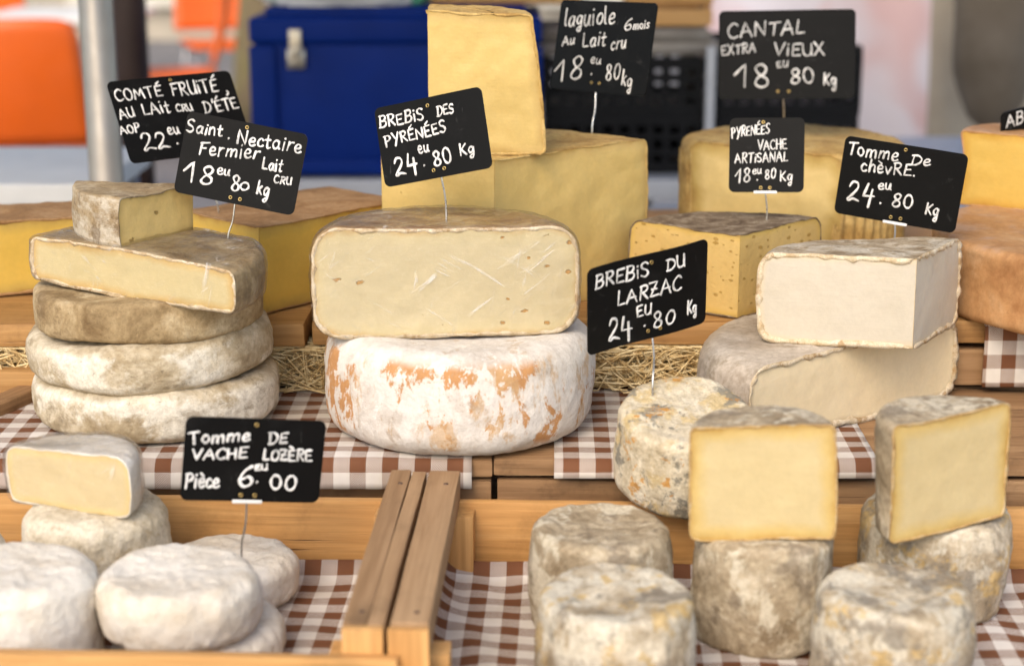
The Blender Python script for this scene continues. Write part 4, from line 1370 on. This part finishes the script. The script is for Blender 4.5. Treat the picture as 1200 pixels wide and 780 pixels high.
sign("tilted black sign reading Tomme de chèvre stuck in the white-pasted piece", [(993.6, 157.6), (1125, 185.5), (1117.5, 274), (983.4, 246.4)], 1.69, (1046, 289, 1.69),
     [("Tomme", (996, 179), (1051, 189), 14), ("De", (1065, 194), (1086, 196), 11), ("chèvRE.", (1012, 199), (1071, 207), 14), ("24", (998, 233), (1027, 238), 23), (".", (1034, 237), (1037, 237), 20), ("eu", (1032, 220), (1046, 222), 12), ("80", (1047, 241), (1070, 244), 16), ("Kg", (1084, 250), (1098, 254), 14)], clip=True)
sign("greyish black sign showing only the letters AB at the right edge", [(1162, 136), (1283, 104), (1291, 164), (1167, 202)], 1.92, (1232, 215, 1.92),
     [("ABO", (1171, 151), (1205, 142), 13)])
sign("bent black sign reading Brebis du Larzac stuck in the leaning round cheese", [(685, 319), (831, 278), (831, 376), (690, 418)], 1.475, (765, 446, 1.475),
     [("BREBiS", (695, 340), (758, 323), 16), ("DU", (778, 317), (800, 310), 14), ("LARZAC", (722, 359), (797, 337), 16), ("EU", (746, 372), (762, 366), 12), ("24", (713, 400), (741, 395), 26), (".", (753, 381), (757, 380), 20), ("80", (765, 385), (791, 376), 17), ("Kg", (806, 367), (818, 363), 15)],
     bend=0.0022, holes=((0.52, 0.1), (0.5, 0.9), (0.6, 0.9)), flip=1)
sign("black sign reading Tomme de vache Lozère six euro behind the white rounds", [(226.7, 486), (380.5, 493), (370, 592), (211, 585)], 1.36, (283, 640, 1.39),
     [("Tomme", (228, 518), (295, 515), 15), ("DE", (316, 519), (337, 518), 13), ("VACHE", (230, 537), (291, 536), 13), ("LOZÈRE", (309, 538), (364, 541), 13), ("Pièce", (220, 570), (258, 570), 17), ("6", (279, 571), (296, 571), 26), (".", (299, 565), (303, 565), 20),
      ("EU", (299, 551), (313, 550), 7), ("00", (315, 574), (344, 576), 17)], aspect=1.56, bend=0.0006, clip=True, holes=((0.5, 0.07), (0.43, 0.92), (0.53, 0.92)), stroke=1.1)

# ================================================================== BEHIND THE STALL
orange_m = plain("orange_plastic", (0.74, 0.115, 0.006), 0.45, 0, 0.03, 6)
dark_metal = plain("dark_metal", (0.06, 0.06, 0.065), 0.45, 0.6, 0.1, 30)
grey_metal = plain("grey_metal", (0.40, 0.40, 0.41), 0.35, 0.8, 0.08, 30)
white_m = plain("white_laminate", (0.72, 0.71, 0.68), 0.5, 0, 0.04, 10)
blue_m = plain("blue_plastic", (0.0008, 0.020, 0.165), 0.5, 0, 0.08, 8, 0.05, 0.1)
black_m = plain("black_plastic", (0.006, 0.006, 0.007), 0.5, 0, 0.1, 20, 0, 0.15)
brownpost_m = plain("brown_paint", (0.055, 0.03, 0.022), 0.5, 0, 0.15, 12)
bench_m = plain("pale_grey_paint", (0.46, 0.47, 0.50), 0.5, 0.1, 0.06, 10)

# steel stall post
bm = bmesh.new()
p0, p1 = D(109, -40, 2.35), D(127, 240, 2.35)
dirn = (p1 - p0).normalized()
tube(bm, [p1 + dirn * (p1.z / -dirn.z) if False else p1 + dirn * ((p1.z) / max(1e-6, -dirn.z)), p1, p0, p0 - dirn * 0.9], 0.0235, 24)
tag(link_bm("steel_post", bm, post_m), "round brushed steel stall post rising between the orange chair and the hidden sign", "post")
# brown post
bm = bmesh.new()
b0 = D(156, 100, 3.6)
tube(bm, [(b0.x, b0.y, 0), (b0.x, b0.y, 2.6)], 0.036, 20)
tag(link_bm("brown_post", bm, brownpost_m), "dark brown post just behind the steel post", "post")


def soft_chair(label, loc, rz):
    r = tag(empty("cafe_chair", loc, (0, 0, rz)), label, "chair", "orange cafe chairs")
    # seat shell (front is local -y)
    bm = bmesh.new()
    n, m_ = 10, 8
    g = []
    for j in range(m_ + 1):
        row = []
        for i in range(n + 1):
            x = -0.21 + 0.42 * i / n
            y = -0.21 + 0.42 * j / m_
            z = 0.45 - 0.02 * math.cos(x * 7) * math.cos(y * 5) + (0.0 if y > -0.16 else -0.02)
            row.append(bm.verts.new((x * (1 - 0.1 * (j == 0 or j == m_)), y, z)))
        g.append(row)
    for a, b in zip(g, g[1:]):
        for i in range(n): bm.faces.new((a[i], a[i + 1], b[i + 1], b[i]))
    o = link_bm("seat", bm, orange_m, r)
    md = o.modifiers.new("thickness", 'SOLIDIFY'); md.thickness = 0.02
    bm = bmesh.new()
    g = []
    for j in range(11):
        t = j / 10
        row = []
        for i in range(n + 1):
            u = -1 + 2 * i / n
            hw = 0.235 - 0.035 * t
            if j == 10: hw -= 0.012
            x = hw * u
            y = 0.2 + 0.08 * t + 0.02 * math.sin(t * 3) - 0.045 * (u * u) * (0.4 + 0.6 * t)
            z = 0.50 + 0.40 * t - 0.02 * (abs(u) ** 6) * (j > 8)
            row.append(bm.verts.new((x, y, z)))
        g.append(row)
    for a, b in zip(g, g[1:]):
        for i in range(n): bm.faces.new((a[i], a[i + 1], b[i + 1], b[i]))
    o = link_bm("backrest", bm, orange_m, r)
    md = o.modifiers.new("thickness", 'SOLIDIFY'); md.thickness = 0.02
    for sx in (-1, 1):
        for sy in (-1, 1):
            lb_ = bmesh.new()
            tube(lb_, [(sx * 0.17, sy * 0.16, 0.44), (sx * 0.215, sy * 0.22, 0.0)], 0.012, 10)
            link_bm("leg", lb_, grey_metal, r)
    return r


def gpos(px, d): return ((px - 600) / FPX * d, d * 1.0, 0)


c1 = soft_chair("orange chair seen from behind with a broad curved back at the left edge", (-1.585, 5.62, 0.02), R_(185))
for o_, px, d, rz, lb_ in ((0, 205, 8.4, -80, "orange chair seen side on behind the hidden sign"),
                           (0, 262, 10.2, 20, "far orange chair beside the mottled trunk"), (0, 30, 9.6, 160, "far orange chair beyond the white cafe table")):
    c_ = copy_tree(c1)
    c_.location = gpos(px, d)
    c_.rotation_euler = (0, 0, R_(rz))
    c_["label"] = lb_

# dark legs and figure-like stacked items under the left chair : a dark stool
st_ = tag(empty("dark_stool", gpos(70, 7.2)), "dark round stool standing behind the orange chair at left", "stool")
bm = bmesh.new()
tube(bm, [(0, 0, 0.42), (0, 0, 0.45)], [0.17, 0.165], 24)
link_bm("seat", bm, dark_metal, st_)
for k in range(4):
    a = R_(45 + 90 * k)
    bm = bmesh.new()
    tube(bm, [(0.11 * math.cos(a), 0.11 * math.sin(a), 0.415), (0.2 * math.cos(a), 0.2 * math.sin(a), 0)], 0.018, 8)
    link_bm("leg", bm, dark_metal, st_)

# cafe table
ct = tag(empty("cafe_table", gpos(88, 8.3)), "white square cafe table between the orange chairs", "table")
bm = bmesh.new(); add_box(bm, (0, 0, 0.725), (0.7, 0.7, 0.03), None, 0.006, 2); link_bm("tabletop", bm, white_m, ct, smooth=False)
bm = bmesh.new(); tube(bm, [(0, 0, 0.0), (0, 0, 0.71)], 0.03, 12); link_bm("column", bm, dark_metal, ct)
bm = bmesh.new(); tube(bm, [(0, 0, 0.0), (0, 0, 0.03)], [0.24, 0.2], 24); link_bm("foot", bm, dark_metal, ct)

# white folding table just behind the stall at left
pt = D(20, 213, 2.75)
wt = tag(empty("side_table", (pt.x - 0.08, pt.y + 0.2, 0)), "white side table directly behind the stall at left", "table")
bm = bmesh.new(); add_box(bm, (0, 0, pt.z - 0.02), (0.42, 0.42, 0.035), None, 0.006, 2); link_bm("tabletop", bm, white_m, wt, smooth=False)
for sx in (-.18, .18):
    for sy2 in (-.18, .18):
        bm = bmesh.new(); tube(bm, [(sx, sy2, 0), (sx, sy2, pt.z - 0.04)], 0.014, 8); link_bm("leg", bm, grey_metal, wt)

# plane tree
bark = M("mottled_bark", 0.9, 0.2)
bk = bark.ramp(bark.noise(6, 6, 0.6, 0.8), [(0.3, (0.10, 0.085, 0.04)), (0.45, (0.20, 0.17, 0.075)), (0.6, (0.16, 0.12, 0.08)), (0.75, (0.30, 0.24, 0.09))])
bark.color(bk)
bark.bump(bark.noise(12, 6), 0.5, 0.02)
tr = tag(empty("plane_tree", (gpos(322, 9.2)[0], 9.2, 0)), "mottled olive tree trunk beside the blue box", "tree")
bm = bmesh.new()
tpts, trad = [], []
for i in range(15):
    t = i / 14
    tpts.append((0.05 * math.sin(t * 4), 0.04 * math.cos(t * 5), 3.6 * t)); trad.append(0.24 - 0.09 * t + 0.1 * max(0, 0.08 - t) * 8)
tube(bm, tpts, trad, 20)
for a in (0.3, 2.2, 4.3):
    q = Vector(tpts[-1])
    tube(bm, [q - Vector((0, 0, .3)), q + Vector((math.cos(a) * .5, math.sin(a) * .5, .7)), q + Vector((math.cos(a) * 1.2, math.sin(a) * 1.2, 1.5))], [0.12, 0.08, 0.04], 10)
for v in bm.verts: v.co += Vector((noise.noise(v.co * 3), noise.noise(v.co * 3 + Vector((7, 0, 0))), 0)) * 0.03
link_bm("trunk", bm, bark.m, tr)
leafm = plain("leaf_green", (0.06, 0.11, 0.025), 0.6, 0, 0.3, 3)
bm = bmesh.new()
rl = random.Random(3)
cls = [Vector((math.cos(a) * rr, math.sin(a) * rr, 4.8 + zz)) for a, rr, zz in [(rl.uniform(0, 6.28), rl.uniform(0, 1.9), rl.uniform(-.4, 1.6)) for _ in range(26)]]
for i in range(2600):
    c = rl.choice(cls)
    v = Vector((rl.gauss(0, 1), rl.gauss(0, 1), rl.gauss(0, .8))).normalized() * rl.uniform(.1, .55)
    p = c + v
    a, b = Vector((rl.uniform(-1, 1), rl.uniform(-1, 1), rl.uniform(-1, 1))).normalized(), Vector((rl.uniform(-1, 1), rl.uniform(-1, 1), rl.uniform(-1, 1))).normalized()
    s = rl.uniform(.06, .12)
    bm.faces.new([bm.verts.new(p + a * s), bm.verts.new(p + b * s * .6), bm.verts.new(p - a * s), bm.verts.new(p - b * s * .6)])
link_bm("crown", bm, leafm, tr, smooth=False)

# far building
fac = plain("beige_render", (0.42, 0.37, 0.30), 0.9, 0, 0.12, 1.2)
fd = tag(empty("building", (-2.2, 15.5, 0)), "beige building front far behind the cafe chairs", "building")
bm = bmesh.new(); add_box(bm, (0, 1.5, 3.5), (9, 3, 7)); link_bm("wall", bm, fac, fd, smooth=False)
glass = plain("dark_glass", (0.03, 0.035, 0.04), 0.1, 0, 0.1, 2)
frm = plain("cream_paint", (0.6, 0.56, 0.48), 0.6, 0, 0.05, 3)
for i, x in enumerate((-3.2, -1.1, 1.0, 3.1)):
    for z in (1.3, 4.2):
        bm = bmesh.new()
        for (c, s) in (((x, -0.03, z + 1.05), (1.3, .1, .1)), ((x, -0.03, z - 0.95), (1.3, .16, .1)), ((x - .6, -0.03, z + .05), (.1, .1, 1.9)), ((x + .6, -0.03, z + .05), (.1, .1, 1.9))): add_box(bm, c, s)
        w = link_bm("window", bm, frm, fd, smooth=False)
        bm = bmesh.new(); add_box(bm, (x, -0.005, z + 0.05), (1.1, .03, 1.9)); link_bm("pane", bm, glass, w, smooth=False)
bm = bmesh.new(); add_box(bm, (0, 1.4, 7.1), (9.4, 3.4, .25)); link_bm("roof", bm, brownpost_m, fd, smooth=False)

# back table that carries the blue box and crates
zb_ = D(450, 206, 3.42).z
bt = tag(empty("back_table", (0.3, 3.65, 0)), "pale grey table behind the stall carrying the blue box and the black crates", "table")
bm = bmesh.new(); add_box(bm, (0, 0, zb_ - 0.02), (1.75, 0.62, 0.04), None, 0.006, 2); link_bm("tabletop", bm, bench_m, bt, smooth=False)
bm = bmesh.new(); add_box(bm, (0, -0.29, zb_ - 0.09), (1.7, 0.03, 0.06), None, 0.004, 1); link_bm("apron", bm, bench_m, bt, smooth=False)
for sx in (-.8, 0, .8):
    for sy2 in (-.25, .25):
        bm = bmesh.new(); add_box(bm, (sx, sy2, (zb_ - 0.12) / 2), (0.05, 0.05, zb_ - 0.12), None, 0.004, 1); link_bm("leg", bm, grey_metal, bt, smooth=False)

# blue cool box
bl, brr = D(300, 203, 3.42), D(634, 203, 3.42)
bw = brr.x - bl.x
bh = 0.315
cb = tag(empty("cool_box", ((bl.x + brr.x) / 2, 3.36, zb_ + 0.002)), "large blue plastic cool box with a metal latch", "cool box")
bm = bmesh.new(); add_box(bm, (0, 0.19, 0.012 + (bh - 0.06) / 2), (bw - 0.012, 0.36, bh - 0.065), None, 0.008, 2); link_bm("body", bm, blue_m, cb)
bm = bmesh.new(); add_box(bm, (-bw / 2 + 0.025, 0.006, 0.012 + (bh - 0.07) / 2), (0.052, 0.016, bh - 0.07), None, 0.005, 2)
add_box(bm, (bw / 2 - 0.025, 0.006, 0.012 + (bh - 0.07) / 2), (0.052, 0.016, bh - 0.07), None, 0.005, 2)
add_box(bm, (0, 0.006, 0.02), (bw - 0.11, 0.014, 0.03), None, 0.004, 2); link_bm("corner_ribs", bm, blue_m, cb)
bm = bmesh.new(); add_box(bm, (0, 0.19, bh - 0.028), (bw, 0.385, 0.05), None, 0.012, 3); lid = link_bm("lid", bm, blue_m, cb)
bm = bmesh.new(); add_box(bm, (0, 0.19, bh + 0.004), (bw - 0.06, 0.33, 0.02), None, 0.006, 2); link_bm("lid_panel", bm, blue_m, lid)
lx = D(352, 60, 3.4).x - (bl.x + brr.x) / 2
bm = bmesh.new(); add_box(bm, (lx, -0.006, bh - 0.052), (0.024, 0.010, 0.055), None, 0.003, 2); add_box(bm, (lx, -0.013, bh - 0.068), (0.012, 0.012, 0.018), None, 0.003, 2)
add_box(bm, (lx, 0.0, bh - 0.082), (0.036, 0.006, 0.04), None, 0.002, 1)
link_bm("latch", bm, plain("latch_metal", (0.55, 0.5, 0.42), 0.35, 0.9, 0.1, 60), cb)
for sx in (-1, 1):
    bm = bmesh.new(); add_box(bm, (sx * (bw / 2 - 0.06), 0.19, 0.006), (0.08, 0.3, 0.011), None, 0.002, 1); link_bm("foot", bm, blue_m, cb)


# crumpled white bag on the cool box
def blob(name, label, cat, loc, s, m, amp=0.2, fr=6, seed=1, rot=(0, 0, 0), flat=True):
    bm = bmesh.new()
    bmesh.ops.create_icosphere(bm, subdivisions=5, radius=1)
    off = Vector((seed * 3, 1, 2))
    for v in bm.verts:
        p = v.co.copy()
        k = 1 + amp * noise.noise(p * fr * 0.3 + off) + amp * 0.7 * abs(noise.noise(p * fr + off)) + amp * 0.25 * noise.noise(p * fr * 3 + off)
        q = Vector((p.x * s[0], p.y * s[1], p.z * s[2])) * k
        if flat: q.z = max(q.z, -s[2] * 0.55)
        v.co = q
    o = link_bm(name, bm, m, None, loc, rot)
    return tag(o, label, cat)


bagm = M("white_plastic_bag", 0.3, 0.5)
bagm.color(bagm.mix(bagm.step(bagm.noise(5, 2), 0.62, 0.64), (0.66, 0.66, 0.66), (0.05, 0.30, 0.16)))
bagm.bump(bagm.noise(25, 5), 0.6, 0.01)
zt = zb_ + bh + 0.016
p = D(400, -8, 3.45)
blob("plastic_bag", "crumpled white plastic bag lying on the blue cool box", "bag", (p.x, 3.49, zt + 0.034), (0.165, 0.09, 0.06), bagm.m, 0.3, 5, 4)

# small wooden fruit crates on top, right
def small_crate(label, cx, y, z, L, dpt, hgt, seed):
    r = tag(empty("fruit_crate", (cx, y, z)), label, "crate", "wooden crates behind the stall")
    for yy in (0, dpt):
        plank("side_slat", (0, yy, hgt * 0.28), (L, 0.008, hgt * 0.46), wood_new[0], r, seed=seed + yy)
        plank("side_slat", (0, yy, hgt * 0.80), (L, 0.008, hgt * 0.36), wood_new[0], r, seed=seed + yy + 1)
    for s_ in (-1, 1):
        plank("end_panel", (s_ * (L / 2 - 0.008), dpt / 2, hgt * 0.5), (0.012, dpt - 0.012, hgt * 0.96), wood_new[1], r, seed=seed + 2)
    for k in range(3):
        plank("base_board", (0, dpt * (0.2 + 0.3 * k), 0.004), (L - 0.04, dpt * 0.26, 0.006), wood_new[0], r, seed=seed + k)
    return r


q0, q1 = D(506, 22, 3.5), D(680, 22, 3.5)
small_crate("amber wooden crate on the cool box behind the upright piece", (q0.x + q1.x) / 2, 3.50, zt - 0.002, q1.x - q0.x, 0.24, 0.10, 3)


# black plastic crates
def black_crate(label, cx, y, z, L, dpt, hgt):
    r = tag(empty("plastic_crate", (cx, y, z)), label, "crate", "black plastic crates behind the stall")
    rows, colsn = 3, 9
    for yy in (0, dpt):
        bm = bmesh.new()
        for k in range(rows + 1):
            add_box(bm, (0, yy, 0.010 + (hgt - 0.02) * k / rows), (L, 0.012, 0.022 if k in (0, rows) else 0.012))
        for k in range(colsn + 1):
            add_box(bm, (-L / 2 + 0.006 + (L - 0.012) * k / colsn, yy + 0.0005, hgt / 2), (0.014, 0.010, hgt - 0.024))
        link_bm("long_side", bm, black_m, r, smooth=False)
    for s_ in (-1, 1):
        bm = bmesh.new()
        for k in range(rows + 1):
            add_box(bm, (s_ * (L / 2 - 0.006), dpt / 2, 0.010 + (hgt - 0.02) * k / rows), (0.0115, dpt - 0.013, 0.021 if k in (0, rows) else 0.012))
        for k in range(5):
            add_box(bm, (s_ * (L / 2 - 0.0065), dpt * (k + 0.5) / 5, hgt / 2), (0.009, 0.014, hgt - 0.024))
        link_bm("short_side", bm, black_m, r, smooth=False)
    bm = bmesh.new(); add_box(bm, (0, dpt / 2, 0.004), (L - 0.014, dpt - 0.014, 0.006)); link_bm("base", bm, black_m, r, smooth=False)
    return r


def xr(px0, px1, d): a, b = (px0 - 600) / FPX * d, (px1 - 600) / FPX * d; return (a + b) / 2, b - a


cxx, LL = xr(640, 822, 3.45)
black_crate("black slotted plastic crate standing on the grey table beside the cool box", cxx, 3.42, zb_ + 0.002, LL, 0.34, 0.115)
black_crate("black slotted plastic crate stacked on another beside the cool box", cxx - 0.004, 3.425, zb_ + 0.118, LL, 0.34, 0.112)
cx2, L2 = xr(838, 1002, 3.45)
black_crate("black slotted plastic crate on the grey table behind the ribbed wheel", cx2, 3.42, zb_ + 0.002, L2, 0.34, 0.115)
black_crate("black slotted plastic crate stacked behind the upright black sign", cx2 + 0.003, 3.425, zb_ + 0.118, L2, 0.34, 0.135)
# contents of the crates
blob("black_tray_liner", "dark bundle of sacking lying inside the lower black crate", "sacking", (cxx, 3.59, zb_ + 0.045), (LL * 0.40, 0.12, 0.05), black_m, 0.15, 5, 7)
sackm = M("grey_beige_sack", 0.85, 0.2)
sackm.color(sackm.ramp(sackm.noise(9, 5), [(0.3, (0.25, 0.21, 0.17)), (0.7, (0.40, 0.35, 0.30))]))
sackm.bump(sackm.noise(160, 3), 0.3, 0.002)
# folded sacks : three flat rolls with rounded folds
for k, (dx, dz, sc) in enumerate(((0.0, 0.0, 1.0), (-0.008, 0.026, 0.92))):
    bm = bmesh.new()
    Wd = LL * 0.56 * sc
    outl = [(-Wd + 0.012 * math.cos(R_(a)), 0.012 * math.sin(R_(a))) for a in range(90, 271, 30)] + [(Wd + 0.012 * math.cos(R_(a)), 0.012 * math.sin(R_(a))) for a in range(-90, 91, 30)]
    rows = []
    for j in range(9):
        y = 0.03 + 0.26 * j / 8
        rows.append([bm.verts.new((x * (1 + 0.03 * noise.noise(Vector((x * 9, y * 9, k)))), y, z + 0.006 * noise.noise(Vector((x * 14, y * 10, k + 3.0))))) for x, z in outl])
    for a, b in zip(rows, rows[1:]):
        for i in range(len(outl)): bm.faces.new((a[i], a[(i + 1) % len(outl)], b[(i + 1) % len(outl)], b[i]))
    bm.faces.new(rows[0][::-1]); bm.faces.new(rows[-1])
    bmesh.ops.recalc_face_normals(bm, faces=bm.faces[:])
    tag(link_bm("folded_sack", bm, sackm.m, None, (cxx + dx + 0.01, 3.42, zb_ + 0.246 + dz)), ("folded grey-beige sack lying directly on the black crates", "folded grey-beige sack, uppermost on the black crates")[k], "sack", "folded sacks on the black crates")
q0, q1 = D(738, 30, 3.5), D(812, 30, 3.5)
small_crate("small amber wooden crate on the folded sacks beside the turned sign", (q0.x + q1.x) / 2 + 0.01, 3.47, zb_ + 0.287, q1.x - q0.x + 0.04, 0.2, 0.07, 6)

# pale grey upright between the black crates
bm = bmesh.new()
gx = (830 - 600) / FPX * 3.42
add_box(bm, (gx, 3.40, zb_ / 2 + 0.14), (0.018, 0.018, zb_ + 0.23), None, 0.003, 2)
bm2 = None
tag(link_bm("grey_upright", bm, bench_m), "thin pale grey upright between the black crates", "post")


# hanging cloths at the right
def drape(name, label, x0, x1, y, z0, z1, m, folds, amp, seed, lean=0.0):
    bm = bmesh.new()
    nx, nz = 90, 40
    g = []
    for j in range(nz + 1):
        t = j / nz
        row = []
        for i in range(nx + 1):
            u = i / nx
            x = x0 + (x1 - x0) * u
            ph = u * folds * 6.283 + seed + 1.2 * noise.noise(Vector((u * 3, t * 1.5, seed)))
            yy = y + amp * math.sin(ph) * (0.55 + 0.45 * (1 - t)) + amp * 0.8 * noise.noise(Vector((u * 5 + t * 2.2, t * 2.5, seed + 4)))
            row.append(bm.verts.new((x + lean * t, yy, z0 + (z1 - z0) * t)))
        g.append(row)
    for a, b in zip(g, g[1:]):
        for i in range(nx): bm.faces.new((a[i], a[i + 1], b[i + 1], b[i]))
    o = link_bm(name, bm, m)
    md = o.modifiers.new("thickness", 'SOLIDIFY'); md.thickness = 0.003
    return tag(o, label, "cloth")


pinkm = M("pink_white_cloth", 0.8, 0.2)
pk = pinkm.step(pinkm.noise(3.4, 2, 0.4, 0.6, s=(1.0, 1.0, 1.0)), 0.46, 0.62)
pinkm.color(pinkm.mix(pk, (0.70, 0.66, 0.72), (0.66, 0.47, 0.48)))
beigem = M("beige_cloth", 0.85, 0.2)
beigem.color(beigem.ramp(beigem.noise(4, 4), [(0.3, (0.34, 0.28, 0.21)), (0.7, (0.44, 0.38, 0.30))]))
x_a, _ = xr(796, 796, 5.2)
x_b, _ = xr(1090, 1090, 5.2)
drape("hanging_cloth", "pale pink and white cloth hanging in folds behind the upright black sign", x_a, x_b, 5.0, 0.25, 2.0, pinkm.m, 1.5, 0.035, 1.3)
x_a, _ = xr(1062, 1062, 4.8)
x_b, _ = xr(1290, 1290, 4.8)
drape("hanging_cloth", "beige cloth hanging in heavy folds at the upper right", x_a, x_b, 4.6, 0.2, 2.0, beigem.m, 1.4, 0.06, 3.0)
# brown hanging sack in front of the beige cloth
brownm = M("brown_sacking", 0.9, 0.15)
brownm.color(brownm.ramp(brownm.noise(7, 5), [(0.3, (0.14, 0.11, 0.08)), (0.7, (0.21, 0.17, 0.13))]))
brownm.bump(brownm.noise(120, 3), 0.3, 0.003)
bm = bmesh.new()
q = D(1160, 155, 4.3)
top = D(1150, -60, 4.3)
pts, rd = [], []
for i in range(16):
    t = i / 15
    pts.append(Vector(q).lerp(Vector((top.x, q.y, top.z + 0.12)), t)); rd.append(0.004 + 0.085 * math.sqrt(max(0, 1 - (1 - min(1, t * 3.4)) ** 2)) + 0.012 * t + 0.006 * math.sin(t * 5))
tube(bm, pts, rd, 40)
for v in bm.verts:
    v.co.y = q.y + (v.co.y - q.y) * 0.7
    v.co += Vector((noise.noise(v.co * 7), noise.noise(v.co * 7 + Vector((5, 0, 0))), 0)) * 0.016
tag(link_bm("hanging_sack", bm, brownm.m), "brown sack with rounded bottom hanging in front of the beige cloth", "sack")

# white bench seen low at the right, between the cheeses
bp = D(1000, 215, 3.0)
wb_ = tag(empty("low_bench", (0.72, 3.15, 0)), "pale grey bench standing low behind the cheeses at the right", "bench")
bm = bmesh.new(); add_box(bm, (0, 0, 0.70), (0.9, 0.25, 0.03), None, 0.005, 2); link_bm("seat", bm, bench_m, wb_, smooth=False)
for sx in (-.4, .4):
    bm = bmesh.new(); add_box(bm, (sx, 0, 0.34), (0.04, 0.22, 0.68), None, 0.004, 1); link_bm("leg", bm, bench_m, wb_, smooth=False)

# unseen awning, added and sized to hold back the overhead sky light
aw_m = M("added_awning_canvas", 0.9, 0.1)
aw_m.color(aw_m.ramp(aw_m.noise(8, 4), [(0.3, (0.58, 0.54, 0.48)), (0.7, (0.66, 0.62, 0.56))]))
awn = tag(empty("added_awning", (0, 2.6, 2.15)), "unseen cream canvas awning added over the stall to block overhead light", "awning")
bm = bmesh.new()
g = [[bm.verts.new((-2.2 + 4.4 * i / 24, -1.45 + 2.05 * j / 16, 0.16 * j / 16 + 0.05 * math.sin(i * 0.8) * 0.3 - 0.04 * math.sin(math.pi * j / 16))) for i in range(25)] for j in range(17)]
for a, b in zip(g, g[1:]):
    for i in range(24): bm.faces.new((a[i], a[i + 1], b[i + 1], b[i]))
o = link_bm("canvas", bm, aw_m.m, awn)
md = o.modifiers.new("thickness", 'SOLIDIFY'); md.thickness = 0.003
for sx in (-2.18, 2.18):
    for sy2, zz in ((-1.43, 0.0), (0.58, 0.15)):
        bm = bmesh.new(); tube(bm, [(sx, sy2, -2.15), (sx, sy2, zz)], 0.022, 12); link_bm("pole", bm, steel_m, awn)
